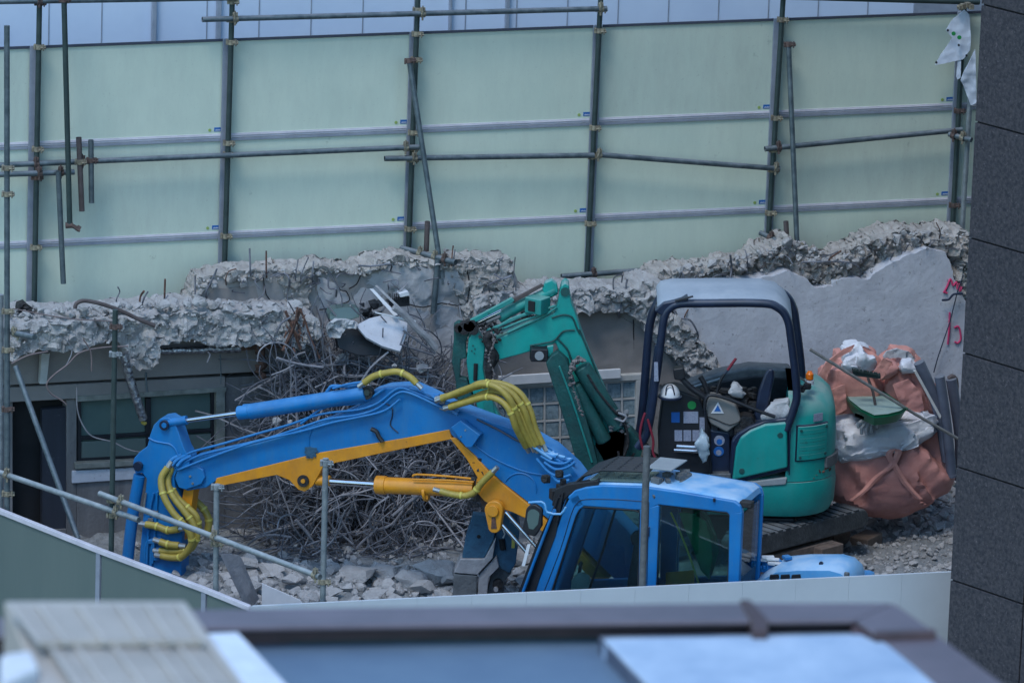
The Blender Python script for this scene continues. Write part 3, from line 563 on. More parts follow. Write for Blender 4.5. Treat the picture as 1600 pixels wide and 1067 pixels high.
def pipe(a, c, label, m='pipe', r=0.0275, group=None, clamps=(), cm='clamp', bend=None, hollow=True):
    a, c = Vector(a), Vector(c); b = MB()
    if bend: b.tube([a, (a + c) / 2 + Vector(bend), c], r, 14, smooth=6)
    elif hollow: b.hollow(a, c, r, 14)
    else: b.tube([a, c], r, 14)
    if clamps:
        base = a if a.z < c.z else c
        rt = root('scaffold_pipe', label, 'scaffold pipe', base, group); link('tube', b, m, rt, ang=60)
        for k in clamps:
            t, cmx = (k if isinstance(k, tuple) else (k, cm)); clamp(rt, a.lerp(c, t), cmx, (c - a).normalized())
        return rt
    return link('scaffold_pipe', b, m, label=label, cat='scaffold pipe', group=group, ang=60)
F = FEN
def fz(zy, a, c): return (zy - a) / (c - a)
gp = 'scaffold tubes fixed to the hoarding'
# uprights in front of the hoarding posts
def upr(x0, x1, yb, label, ys, m='pipe_dark', off=0.115, cms=None):
    a = F.at(x0, -70, off); c = F.at(x1, yb, off); u = (a + c) / 2
    ts = [(y + 70) / (yb + 70) for y in ys]
    return pipe(a, c, label, m, group=gp, clamps=[(t, (cms or {}).get(i, 'clamp')) for i, t in enumerate(ts)], hollow=False)
upr(63, 53, 500, 'upright scaffold tube on the leftmost hoarding post in view', [4, 72, 231, 254, 275, 385], cms={0: 'clamp_rust', 3: 'clamp_rust', 4: 'clamp_rust'})
upr(365, 350, 445, 'upright scaffold tube on the hoarding post above the jagged end of the left slab', [2, 30, 65, 222, 240, 368])
upr(655.5, 637, 425, 'upright scaffold tube with a paint-splashed foot, on the post where the long raking brace leans', [15, 52, 92, 206, 230, 248, 357])
upr(942, 915, 470, 'upright scaffold tube on the hoarding post above the green excavator boom', [14, 47, 198, 243, 348])
upr(1228, 1198, 410, 'upright scaffold tube on the hoarding post behind the green excavator canopy', [30, 183, 233, 264, 332])
upr(1511, 1487, 380, 'upright scaffold tube on the hoarding post next to the granite building, behind the hanging tarp', [172, 212, 320], cms={0: 'clamp_rust', 2: 'clamp_rust'})
gh = 'horizontal scaffold tubes across the hoarding'
def hor(x0, y0, x1, y1, label, off=0.17, cl=(), m='pipe', bend=None, cm='clamp_rust'):
    return pipe(F.at(x0, y0, off), F.at(x1, y1, off), label, m, group=gh, clamps=cl, cm=cm, bend=bend)
hor(-60, 4, 370, -3, 'scaffold tube at the very top left, above the leftmost hoarding panels', cl=[(0.28, 'clamp_rust'), (0.37, 'clamp_rust')])
hor(316, 31, 948, 14, 'long scaffold tube above the hoarding top, starting left of the second upright', cl=[(0.08, 'clamp'), (0.54, 'clamp'), (0.985, 'clamp')])
hor(1195, -5, 1530, 4, 'scaffold tube at the very top right, ending at the tarp by the granite', m='pipe_dark')
hor(-60, 261, 655, 230, 'long scaffold tube crossing the left half of the hoarding, holding the two short stubs', cl=[(0.16, 'clamp_rust'), (0.26, 'clamp_rust'), (0.97, 'clamp')])
hor(601, 248, 928, 243, 'open-ended scaffold tube across the middle of the hoarding, passing behind the long brace', cl=[(0.14, 'clamp')])
hor(933, 242, 1218, 264, 'scaffold tube that droops to the right between the fourth and fifth uprights', off=0.19, cl=[(0.01, 'clamp'), (0.98, 'clamp')])
hor(1195, 233, 1503, 203, 'scaffold tube rising to the right towards the tarp', cl=[(0.07, 'clamp_rust')])
hor(-60, 275, 116, 269, 'short scaffold tube at the left edge just under the long one', off=0.23, cl=[(0.69, 'clamp_rust'), (0.88, 'clamp_rust')])
hor(877, 432, 1130, 413, 'scaffold tube low on the hoarding whose right end is buried in the rubble crest', cl=[(0.2, 'clamp_rust')])
hor(805, 446, 973, 441, 'short scaffold tube lying right behind the top of the green boom', off=0.13, cl=[(0.68, 'clamp_rust')])
# hanging uprights and stubs
gs = 'odd scaffold tubes hanging on the left'
t = pipe(F.at(99, -40, 0.36), F.at(109, 352, 0.36), 'long dark tube hanging from the top with a loose coupler at its lower end', 'pipe_dark', clamps=[(0.10, 'clamp_rust')])
b = MB(); p = F.at(108, 352, 0.36); b.disc(p, (1, 0, 0.1), 0.03, 0.07, 10); b.box(p + Vector((0.06, 0, -0.02)), 0.07, 0.05, 0.03, tilt=Matrix.Rotation(R(30), 3, 'Y')); b.tube([p + Vector((0.03, -0.03, 0)), p + Vector((0.11, -0.03, -0.05))], 0.012, 8); b.disc(p + Vector((0.09, 0, -0.03)), (1, 0, -0.6), 0.03, 0.04, 10)
link('coupler', b, 'clamp_rust', t)
pipe(F.at(123, 215, 0.24), F.at(128, 330, 0.24), 'brownish short stub of tube hanging from the long middle tube', 'pipe_brown', clamps=[(0.33, 'clamp')])
pipe(F.at(142, 219, 0.24), F.at(143, 317, 0.24), 'blue grey short stub of tube, right of the brownish stub', 'pipe', clamps=[(0.32, 'clamp_rust')])
pipe(F.at(91, 268, 0.29), F.at(99, 443, 0.29), 'thin blue grey tube hanging from the short left tube down over the lower panel', 'pipe')
# raking braces and feet
t = pipe(F.at(639, 92, 0.19), F.at(687, 408, 0.62), 'long raking brace from the third upright down to the broken wall', 'pipe', clamps=[(0.01, 'clamp_rust'), (0.98, 'clamp')])
b = MB(); b.tube([F.at(688, 418, 0.64), F.at(690, 434, 0.645)], 0.034, 12); b.tube([F.at(690, 434, 0.645), F.at(692, 444, 0.65)], 0.018, 10); link('foot', b, 'pipe_pale', t)
pipe(F.at(1232, 68, 0.19), F.at(1247, 418, 0.5), 'nearly upright brace with a pale tip, right of the fifth upright', 'pipe', clamps=[(0.005, 'clamp_rust'), (0.90, 'clamp')])
pipe(F.at(627, 388, 0.22), F.at(712, 410, 0.86), 'stout tube jutting forward from the foot of the third upright, open end towards the camera', 'pipe', r=0.030, clamps=[(0.35, 'clamp'), (0.62, 'clamp'), (0.8, 'clamp_rust')])
pipe(F.at(1188, 364, 0.2), F.at(1241, 389, 0.6), 'short tube jutting forward from the foot of the fifth upright', 'pipe', clamps=[(0.3, 'clamp_rust'), (0.8, 'clamp_rust')])
pipe(F.at(668, 346, 0.2), F.at(665, 414, 0.2), 'short purplish stub standing between the third upright and the raking brace', 'pipe_brown')
pipe(F.at(684, 405, 0.70), F.at(677, 490, 0.70), 'grey offcut of tube standing against the broken wall under the raking brace', 'pipe', r=0.031)
pipe(F.at(1228, 346, 0.36), F.at(1233, 452, 0.36), 'rusty brown flat stake in the rubble behind the canopy', 'pipe_brown', r=0.027)
pipe(F.at(1216, 359, 0.22), F.at(1214, 392, 0.22), 'very short dark stub beside the rusty stake', 'pipe_dark')
pipe(F.at(1516, 150, 0.3), F.at(1503, 366, 0.3), 'pale blue vertical tube squeezed between hoarding and granite', 'pipe_pale')
pipe(F.at(1483, 210, 0.2), F.at(1518, 219, 0.42), 'short tube end by the granite at the level of the rising tube', 'pipe', clamps=[(0.2, 'clamp_rust'), (0.6, 'clamp')])
# front left scaffold, standing just inside the low hoarding
def hp(px, py, back=0.14):          # a point above the left hoarding, 'back' metres behind its face
    n = Vector((-dL.y, dL.x, 0)); n = n if n.y > 0 else -n
    o = C0 + n * back; nn = n; d = ray(px, py); return CAM + d * ((o - CAM).dot(nn) / d.dot(nn))
def vert(px, yt, yb, label, m, cl=(), back=0.14, r=0.027, pxb=None):
    a = hp(pxb or px, yb, back); e = hp(px, yt, back); a2 = Vector((a.x, a.y, a.z - 0.35)); return pipe(Vector((a.x + (e.x - a.x) * 0.9, a.y + (e.y - a.y) * 0.9, e.z)), a2, label, m, r, clamps=cl, hollow=False)
vert(9.5, 40, 795, 'tall blue green upright tube at the left edge of the photo', 'pipe', [(0.27, 'clamp'), (0.32, 'clamp'), (0.545, 'clamp'), (0.62, 'clamp'), (0.735, 'clamp_rust'), (0.90, 'clamp')], pxb=12)
vert(1, 460, 800, 'pale blue upright tube cut by the left edge of the photo', 'pipe_pale', back=0.2)
vert(180, 484, 856, 'dark upright tube in front of the framed window', 'pipe_dark', [(0.06, 'clamp_rust'), (0.16, 'pipe_pale'), (0.69, 'clamp'), (0.745, 'clamp')], pxb=174, r=0.0255)
t = vert(338, 756, 918, 'short pale galvanised upright with a screw head, below the blue boom', 'pipe_pale', [(0.02, 'pipe_pale'), (0.42, 'clamp')], r=0.026)
n_h = Vector((-dL.y, dL.x, 0)); n_h = n_h if n_h.y > 0 else -n_h
zr = hp(338, 842, 0.08)
pipe(hp(-30, 728, 0.09), hp(217, 812, 0.09), 'pale handrail tube along the left hoarding, the upper and farther of the two', 'pipe_pale', clamps=[(0.17, 'clamp'), (0.86, 'clamp')])
pipe(hp(156, 771, 0.05), hp(500, 901, 0.05), 'nearer pale handrail tube, running from the dark upright down to the post by the rebar', 'pipe_pale', clamps=[(0.1, 'clamp'), (0.53, 'clamp'), (0.98, 'clamp')])
P5 = Plane(C0.x + 0.6, C0.y + 0.4, 18)
a = P5.at(509, 716, 0); c = P5.at(504, 950, 0); pipe(a, c, 'galvanised upright post with a slotted head in front of the tangled rebar', 'pipe_pale', r=0.027, clamps=[(0.03, 'pipe_pale'), (0.82, 'clamp')], hollow=False)
P6 = Plane(E0.x - 3, E0.y - 1.0 + 0.15, 18)
a = P5.at(1011, 698, 0.0); 
FW = Plane(C0.x, C0.y, math.degrees(math.atan2(dE.y, dE.x)))
pipe(FW.at(1011, 697, -0.1), FW.at(1003, 935, -0.1), 'galvanised upright post in front of the blue cab', 'steel', r=0.034, hollow=False)
pipe(hp(24, 572, 0.9), hp(122, 842, 0.9), 'slanting grey green tube leaning in front of the black doorway', 'pipe')
pipe(hp(20, 520, 0.2), hp(54, 527, 0.0), 'short open tube end sticking out by the left upright under the broken slab', 'pipe', clamps=[(0.15, 'clamp')])

# ================================================================= FOREGROUND ROOF (out of focus)
ZR = 8.7
FB = root('rooftop', 'blurred nearer rooftop with a purple grey parapet cap along the bottom of the photo', 'building', (0, g(800, 1000, ZR).y - 6, -3.4))
def lvl(b, pts, z, th, z2=None): b.prism([g(x, y, z) for x, y in pts], Vector((0, 0, -th)))
b = MB(); lvl(b, [(-200, 972), (300, 951), (800, 945), (1160, 941), (1395, 941), (1335, 968), (1150, 970), (800, 973), (300, 980), (-200, 1000)], ZR, 0.022)
cp = link('parapet_cap', b, 'coping', FB, bev=0.01)
b = MB(); lvl(b, [(1397, 941), (1460, 985), (1366, 988), (1337, 968)], ZR + 0.0, 0.022); link('parapet_cap', b, 'coping', FB, bev=0.01)
b = MB(); lvl(b, [(1463, 989), (1640, 1120), (1540, 1130), (1370, 992)], ZR - 0.02, 0.022); link('parapet_cap', b, 'coping', FB, bev=0.01)
b = MB(); lvl(b, [(1366, 984), (1462, 981), (1463, 988), (1368, 991)], ZR + 0.006, 0.03); link('cap_end', b, 'coping_dark', FB, bev=0.006)
b = MB(); lvl(b, [(1156, 936), (1172, 936), (1200, 966), (1200, 984), (1176, 984), (1174, 968)], ZR + 0.012, 0.07); link('cap_clip', b, 'coping_dark', FB, bev=0.006)
b = MB(); lvl(b, [(1332, 968), (1372, 985), (1372, 1004), (1330, 985)], ZR - 0.024, 0.06); link('cap_corner', b, 'coping_dark', FB, bev=0.006)
# walls below the cap
b = MB(); o1 = [(-200, 974), (300, 953), (800, 947), (1393, 943), (1640, 1122)]; i1 = [(1545, 1128), (1340, 966), (800, 971), (300, 978), (-200, 998)]
pts = [g(x, y, ZR - 0.022) for x, y in o1 + i1]; b.prism([p + Vector((0, 0, -0.002)) for p in pts], Vector((0, 0, -12))); link('wall', b, 'coping_dark', FB)
RZ = ZR - 0.10
b = MB(); lvl(b, [(-200, 985), (1385, 960), (1700, 1200), (-200, 1300)], RZ, 0.3); link('roof_deck', b, 'roof_blue', FB)
b = MB(); lvl(b, [(936, 994), (1378, 987), (1500, 1100), (1500, 1200), (1104, 1200), (1002, 1067)], RZ + 0.065, 0.2); link('raised_roof_shade', b, 'pvc', FB)  # darker slab paints the shadow side of the raised roof
b = MB(); lvl(b, [(940, 995), (1380, 988), (1500, 1100), (1500, 1200), (1110, 1200), (1010, 1067)], RZ + 0.075, 0.2); link('raised_roof', b, 'roof_white', FB, bev=0.02)
b = MB(); lvl(b, [(300, 996), (1340, 985), (1345, 991), (300, 1003)], RZ + 0.012, 0.2); link('gutter', b, 'pipe_dark', FB)
# outdoor unit with slatted grilles
ZA = 9.6
AU = root('outdoor_unit', 'blurred beige slatted outdoor unit at the bottom left corner', 'air conditioner', g(180, 1040, ZA - 0.9) )
AP = [(14, 943), (283, 942), (322, 1000), (60, 1002)]
def lerp2(P, s, t):
    a = (P[0][0] + (P[1][0] - P[0][0]) * s, P[0][1] + (P[1][1] - P[0][1]) * s); c = (P[3][0] + (P[2][0] - P[3][0]) * s, P[3][1] + (P[2][1] - P[3][1]) * s)
    return (a[0] + (c[0] - a[0]) * t, a[1] + (c[1] - a[1]) * t)
def grille(P, z, ns, name):
    b = MB()
    for k in range(ns):
        t0 = k / ns; t1 = (k + 0.62) / ns
        b.prism([g(*lerp2(P, 0, t0), z), g(*lerp2(P, 1, t0), z), g(*lerp2(P, 1, t1), z), g(*lerp2(P, 0, t1), z)], Vector((0, 0, -0.02)))
    link(name, b, 'unit', AU)
    b = MB()
    for s in (0.01, 0.17, 0.40, 0.63, 0.80, 0.985):
        b.prism([g(*lerp2(P, s - 0.014, 0), z + 0.012), g(*lerp2(P, s + 0.014, 0), z + 0.012), g(*lerp2(P, s + 0.014, 1), z + 0.012), g(*lerp2(P, s - 0.014, 1), z + 0.012)], Vector((0, 0, -0.01)))
    link('grille_bar', b, 'unit', AU)
grille(AP, ZA, 16, 'grille'); grille([(78, 1010), (330, 1006), (415, 1110), (150, 1115)], ZA - 0.03, 24, 'grille')
b = MB(); b.prism([g(x, y, ZA - 0.06) for x, y in ((6, 938), (290, 938), (420, 1120), (80, 1120))], Vector((0, 0, -0.9))); link('casing', b, 'unit', AU, bev=0.01)
b = MB(); b.prism([g(x, y, ZA - 0.01) for x, y in ((0, 1020), (50, 1012), (62, 1040), (0, 1068))], Vector((0, 0, -0.12))); link('bracket', b, 'white', AU, bev=0.02)
b = MB(); b.prism([g(x, y, ZR + 0.02) for x, y in ((322, 988), (372, 986), (460, 1080), (500, 1130), (380, 1130))], Vector((0, 0, -0.25))); link('white_box', b, 'unit_white', label='blurred white flat topped box beside the slatted unit', cat='box', bev=0.008)
# ================================================================= BLUE EXCAVATOR
BP = Plane(0.5, -2.3, -19)
bo = BP.at(1010, 990, 0); bo.z = -3.4
BX = root('excavator', 'bright blue excavator with a closed cab and a yellow striped boom reaching left', 'excavator', bo)
def sl(pl, pts, off, th, name, m, par, label=None, bev=0.012, **k):
    b = MB(); b.prism(mp(pl, off, pts), -pl.n * th); return link(name, b, m, par, label, bev=bev, **k)
def tb(pl, pts, off, r, name, m, par, smooth=4, seg=8, **k):
    b = MB()
    offs = off if isinstance(off, (list, tuple)) else [off] * len(pts)
    b.tube([pl.at(x, y, o) for (x, y), o in zip(pts, offs)], r, seg, smooth=smooth); return link(name, b, m, par, **k)
boom = [(276, 757), (272, 742), (280, 728), (300, 716), (345, 705), (400, 693), (440, 682), (480, 667), (520, 653), (560, 634), (580, 612), (600, 606), (640, 604), (672, 618), (700, 633), (760, 655), (820, 676), (862, 700), (895, 730), (925, 770), (1010, 860), (1000, 905), (960, 905), (905, 850), (850, 806), (826, 786), (786, 755), (742, 715), (716, 692), (700, 674), (640, 684), (500, 710), (345, 747), (322, 762), (292, 767)]
BO = sl(BP, boom, 0.0, 0.24, 'boom', 'blue', BX, bev=0.014)
ys = [(338, 747), (500, 707), (640, 683), (702, 671), (706, 686), (640, 699), (506, 727), (498, 742), (488, 760), (476, 768), (466, 765), (452, 750), (432, 742), (350, 758), (335, 758)]
sl(BP, ys, 0.012, 0.262, 'boom_stripe', 'yellow', BX, bev=0.006)
ys2 = [(702, 684), (712, 684), (742, 712), (768, 742), (826, 788), (880, 838), (950, 905), (925, 905), (860, 842), (826, 812), (800, 800), (775, 793), (757, 783), (742, 766), (745, 745), (728, 716)]
sl(BP, ys2, 0.02, 0.28, 'boom_stripe', 'yellow', BX, bev=0.008)
# joint cheek and seams on boom
sl(BP, [(273, 748), (276, 737), (288, 730), (308, 728), (317, 734), (320, 746), (314, 757), (290, 765), (279, 762)], 0.04, 0.32, 'cheek_plate', 'blue', BX, bev=0.01)
for x, y in ((297, 744), (301, 755)):
    b = MB(); b.disc(BP.at(x, y, 0.045), BP.n, 0.012, 0.01, 8); link('bolt', b, 'fitting', BX)
b = MB(); b.tube([BP.at(x, y, 0.006) for x, y in arc(812, 765, 26, -150, 10, 12)], 0.006, 6); link('weld', b, 'blue', BX)
b = MB(); b.disc(BP.at(474, 751, 0.02), BP.n, 0.058, 0.03, 20); link('pin', b, 'grease', BX)
b = MB(); b.disc(BP.at(474, 751, 0.03), BP.n, 0.022, 0.03, 12); link('pin_head', b, 'yellow', BX)
b = MB(); b.disc(BP.at(574, 613, 0.03), BP.n, 0.062, 0.06, 20); link('pin', b, 'grease', BX)
b = MB(); b.disc(BP.at(574, 613, 0.05), BP.n, 0.03, 0.04, 14); link('pin_head', b, 'pipe_dark', BX)
sl(BP, [(704, 668), (719, 657), (750, 680), (737, 699), (728, 699)], 0.10, 0.10, 'valve_cover', 'blue', BX, bev=0.008)
for x, y in ((727, 672), (720, 682)):
    b = MB(); b.disc(BP.at(x, y, 0.105), BP.n, 0.008, 0.01, 8); link('bolt', b, 'fitting', BX)
b = MB(); b.tube([BP.at(x, y, 0.03) for x, y in ((580, 670), (588, 674), (592, 682), (598, 690))], 0.022, 8, smooth=3); link('work_lamp', b, 'black', BX)
b = MB(); b.tube([BP.at(x, y, 0.006) for x, y in ((598, 628), (612, 636), (613, 650), (610, 664), (622, 676))], 0.006, 6, smooth=3); link('wire', b, 'navy', BX)
b = MB(); b.tube([BP.at(x, y, 0.006) for x, y in ((488, 668), (483, 685), (482, 705))], 0.006, 6, smooth=3); link('wire', b, 'blue', BX)
b = MB()
for _ in range(14): b.box(BP.at(487 + rnd.uniform(-9, 9), 707 - rnd.uniform(-8, 8), 0.02), rnd.uniform(.01, .04), 0.015, rnd.uniform(.01, .03))
b.box(BP.at(487, 706, 0.012), 0.10, 0.02, 0.09)
link('grease_patch', b, 'blue_worn', BX)
# boom hard lines
L1 = [[(268, 722), (300, 706), (345, 694), (400, 678), (450, 664), (490, 650), (520, 644), (560, 640), (590, 630), (616, 610), (632, 607), (665, 620), (690, 630)],
      [(274, 730), (310, 712), (360, 699), (420, 684), (470, 668), (510, 655), (560, 648), (592, 637), (620, 615), (640, 614), (680, 632), (698, 640)],
      [(278, 734), (330, 714), (400, 690), (470, 674), (520, 660), (560, 652), (600, 642), (625, 624)],
      [(470, 662), (500, 640), (520, 634), (566, 628), (600, 608)],
      [(640, 606), (660, 612), (690, 624), (700, 632)], [(520, 607), (545, 600), (566, 597)]]
for i, P in enumerate(L1): tb(BP, P, 0.03 + 0.015 * (i % 3), 0.012, 'hard_line', 'blue', BX)
for i in range(16):
    x = rnd.uniform(670, 705); b = MB(); p = BP.at(x, 618 + (x - 670) * 0.6 + rnd.uniform(-6, 10), rnd.uniform(0.0, 0.1)); b.tube([p, p + BP.t * rnd.uniform(0.04, 0.10) + Vector((0, 0, rnd.uniform(-0.05, 0.02)))], rnd.uniform(0.010, 0.018), 8); link('line_fitting', b, 'blue' if i % 4 else 'fitting', BX)
# arm cylinder on top
tb(BP, [(262, 661), (292, 656)], 0.02, 0.045, 'rod_eye', 'blue', BX, 0, 12)
tb(BP, [(284, 658), (376, 645)], 0.02, 0.024, 'cylinder_rod', 'chrome', BX, 0, 14)
tb(BP, [(372, 645), (392, 643)], 0.02, 0.068, 'cylinder_head', 'blue', BX, 0, 16, bev=0.01)
tb(BP, [(390, 643), (572, 615)], 0.02, 0.076, 'cylinder_barrel', 'blue', BX, 0, 18, bev=0.01)
tb(BP, [(380, 634), (450, 628), (500, 622), (512, 610), (520, 603), (545, 604), (566, 600)], 0.02, 0.016, 'cylinder_line', 'blue', BX)
# arm
arm = [(207, 728), (209, 716), (218, 706), (230, 697), (234, 680), (240, 664), (250, 654), (262, 652), (272, 658), (279, 676), (287, 700), (296, 716), (296, 732), (278, 732), (272, 745), (273, 764), (281, 790), (285, 810), (283, 900), (279, 940), (216, 930), (218, 868), (224, 800), (229, 748), (222, 739), (212, 740)]
sl(BP, arm, 0.05, 0.20, 'arm', 'blue', BX, bev=0.010)
sl(BP, [(287, 764), (303, 762), (298, 800), (278, 892), (268, 940), (254, 935), (262, 880), (278, 810)], -0.02, 0.16, 'arm_stripe', 'yellow', BX, bev=0.006)
b = MB(); b.disc(BP.at(257, 664, 0.07), BP.n, 0.048, 0.04, 20); link('pin', b, 'navy', BX)
b = MB(); b.disc(BP.at(257, 664, 0.085), BP.n, 0.026, 0.03, 14); link('pin_head', b, 'blue', BX)
b = MB(); b.disc(BP.at(216, 728, 0.07), BP.n, 0.045, 0.05, 20); link('pin', b, 'navy', BX)
b = MB(); b.tube([BP.at(x, y, 0.056) for x, y in ((232, 684), (242, 689), (256, 692), (266, 694), (274, 702), (280, 716))], 0.008, 6, smooth=3); link('weld', b, 'blue', BX)
tb(BP, [(218, 742), (208, 800), (200, 870), (196, 930)], 0.04, 0.058, 'bucket_cylinder', 'blue', BX, 3, 16)
tb(BP, [(228, 770), (224, 800)], 0.07, 0.010, 'cylinder_line', 'fitting', BX, 0)
for i, P in enumerate([[(240, 770), (234, 800), (230, 860), (228, 920)], [(246, 768), (242, 830), (238, 880)], [(252, 840), (240, 846), (236, 870), (236, 910)], [(240, 842), (228, 850), (226, 890)]]): tb(BP, P, 0.07, 0.012, 'hard_line', 'blue', BX)
for x, y in ((243, 800), (235, 812), (236, 846), (248, 858), (244, 872)): b = MB(); b.box(BP.at(x, y, 0.075), 0.05, 0.03, 0.035); link('line_clip', b, 'steel' if x % 2 else 'blue', BX, bev=0.004)
# yellow-green sleeved hoses
def hose(P, off, r=0.034, pl=BP, ties=2):
    offs = off if isinstance(off, (list, tuple)) else [off] * len(P)
    pts = [pl.at(x, y, o) for (x, y), o in zip(P, offs)]; sp = smooth_path(pts, 6); b = MB(); b.tube(sp, r, 12)
    h = link('hose', b, 'hose', BX)
    for k in range(ties):
        i = int(len(sp) * (k + 1) / (ties + 1)); d = (sp[min(i + 1, len(sp) - 1)] - sp[i - 1]).normalized(); b = MB(); b.disc(sp[i], d, r + 0.005, 0.02, 12); link('tie', b, 'hose_tie', h)
    for p, q_ in ((sp[0], sp[1]), (sp[-1], sp[-2])):
        d = (p - q_).normalized(); b = MB(); b.tube([p, p + d * 0.07], r * 0.75, 8); link('fitting', b, 'fitting', h)
hose([(569, 598), (584, 588), (602, 583), (622, 581), (640, 589), (651, 599)], 0.08, 0.033, ties=2)
hose([(690, 621), (715, 615), (745, 604), (775, 602), (800, 615), (818, 640), (828, 668), (840, 694)], [0.10, 0.14, 0.2, 0.22, 0.22, 0.2, 0.15, 0.1], 0.031)
hose([(690, 621), (725, 612), (750, 599), (785, 600), (812, 614), (828, 640), (836, 668), (848, 694)], [0.05, 0.08, 0.1, 0.12, 0.12, 0.12, 0.1, 0.08], 0.031)
hose([(690, 623), (728, 608), (756, 600), (778, 606), (795, 622), (806, 645), (816, 670), (830, 696)], [0.15, 0.2, 0.27, 0.3, 0.3, 0.26, 0.2, 0.12], 0.031)
hose([(703, 636), (730, 628), (762, 620), (785, 628), (798, 645), (806, 668), (822, 698)], [0.15, 0.2, 0.27, 0.3, 0.3, 0.26, 0.12], 0.031)
hose([(703, 634), (730, 626), (765, 612), (795, 618), (810, 640), (822, 668), (836, 697)], [0.08, 0.12, 0.16, 0.2, 0.2, 0.16, 0.1], 0.031)
for i in range(12):
    x = 832 + i * 3.4; yy = 696 + i * 1.2 + rnd.uniform(-3, 3)
    b = MB(); b.tube([BP.at(x, yy, 0.12 - 0.01 * i), BP.at(x + 14, yy + 10 + rnd.uniform(-2, 3), 0.10 - 0.01 * i), BP.at(x + 30, yy + 16 + rnd.uniform(-4, 6), 0.08 - .01 * i)], 0.015, 8, smooth=3); link('hard_line', b, 'blue' if i % 3 else 'blue_pale', BX)
for P in ([(845, 712), (862, 722), (882, 724), (896, 716)], [(850, 722), (868, 733), (886, 730), (899, 722)], [(838, 716), (858, 738), (878, 745), (892, 742)], [(862, 742), (872, 752), (890, 750)]): tb(BP, P, 0.09, 0.014, 'hard_line', 'blue', BX)
b = MB(); b.tube([BP.at(x, y, 0.02) for x, y in ((745, 655), (780, 672), (812, 690), (850, 702))], 0.01, 6, smooth=3); link('wire', b, 'navy', BX)
tb(BP, [(735, 690), (770, 715), (815, 735), (850, 742)], 0.01, 0.006, 'weld', 'blue', BX)
hose([(262, 730), (252, 748), (256, 775), (270, 800), (286, 818), (297, 834), (299, 850), (286, 868), (270, 871), (252, 868)], [0.10, 0.14, 0.2, 0.22, 0.22, 0.2, 0.18, 0.15, 0.12, 0.1], 0.034, ties=4)
hose([(268, 730), (262, 750), (268, 772), (285, 795), (300, 815), (308, 835), (304, 848), (296, 858), (275, 861), (250, 860)], [0.05, 0.08, 0.12, 0.14, 0.14, 0.12, 0.12, 0.1, 0.09, 0.08], 0.034, ties=4)
hose([(276, 733), (266, 752), (276, 776), (292, 792), (306, 806), (310, 826), (305, 842)], [0.0, 0.02, 0.04, 0.04, 0.04, 0.02, 0.0], 0.034, ties=3)
hose([(305, 782), (318, 795), (326, 812), (324, 832)], [-0.25] * 4, 0.036, ties=2)
hose([(228, 819), (245, 822), (262, 828), (280, 826)], 0.11, 0.036, ties=2)
hose([(250, 846), (262, 850), (280, 852)], 0.11, 0.036, ties=1)
for x, y in ((262, 726), (269, 727), (277, 728)):
    b = MB(); b.tube([BP.at(x, y, 0.08), BP.at(x + 8, y - 9, 0.06), BP.at(x + 22, y - 16, 0.04)], 0.018, 8, smooth=3); link('hard_line', b, 'blue', BX)
# lower yellow cylinder
tb(BP, [(494, 750), (516, 751)], -0.05, 0.052, 'rod_eye', 'yellow', BX, 0, 16, bev=0.008)
tb(BP, [(500, 751), (592, 757)], -0.05, 0.034, 'cylinder_rod', 'chrome', BX, 0, 16)
tb(BP, [(588, 757), (604, 758)], -0.05, 0.090, 'cylinder_head', 'yellow', BX, 0, 20, bev=0.01)
tb(BP, [(602, 758), (742, 764)], -0.05, 0.080, 'cylinder_barrel', 'yellow', BX, 0, 20, bev=0.008)
tb(BP, [(664, 768), (668, 768)], -0.05, 0.092, 'cylinder_band', 'yellow', BX, 0, 20)
b = MB(); b.box(BP.at(665, 775, -0.02), 0.05, 0.05, 0.06); link('port', b, 'yellow', BX, bev=0.006)
tb(BP, [(645, 744), (652, 741), (700, 744), (740, 748)], 0.0, 0.011, 'cylinder_line', 'yellow', BX, 2)
tb(BP, [(645, 749), (700, 750), (740, 753)], 0.03, 0.009, 'cylinder_line', 'yellow', BX, 2)
hose([(688, 767), (706, 772), (728, 774), (742, 768), (752, 755), (770, 737)], 0.10, 0.033, ties=2)
b = MB()
for _ in range(10): b.rock(BP.at(742 + rnd.uniform(-6, 14), 752 + rnd.uniform(-30, 30), 0.0), rnd.uniform(0.015, 0.05))
b.tube([BP.at(749, 715, -0.01), BP.at(747, 752, -0.01), BP.at(744, 782, -0.01)], 0.03, 8)
link('grease_patch', b, 'grease', BX)
sl(BP, [(740, 700), (760, 705), (775, 760), (772, 800), (752, 790), (742, 760)], -0.14, 0.08, 'boom_bracket', 'coping_dark', BX)
# hanging link with pin
lk = arc(771, 797, 14.5, 180, 360, 10) + arc(772, 823, 10, 0, 180, 8)
sl(BP, lk, 0.12, 0.07, 'tipping_link', 'yellow', BX, bev=0.012)
b = MB(); b.disc(BP.at(770.5, 798, 0.13), BP.n, 0.055, 0.03, 20); link('pin', b, 'yellow', BX, bev=0.004)
sl(BP, [(768, 808), (774, 808), (776, 826), (767, 826)], 0.125, 0.02, 'rust_streak', 'rust', BX, bev=0.003)
# twin lift rams running down behind the mirror
for dx, dy in ((0, 0), (-14, 10)):
    tb(BP, [(790 + dx, 800 + dy), (840 + dx, 856 + dy)], 0.05, 0.02, 'lift_ram_rod', 'chrome', BX, 0, 12)
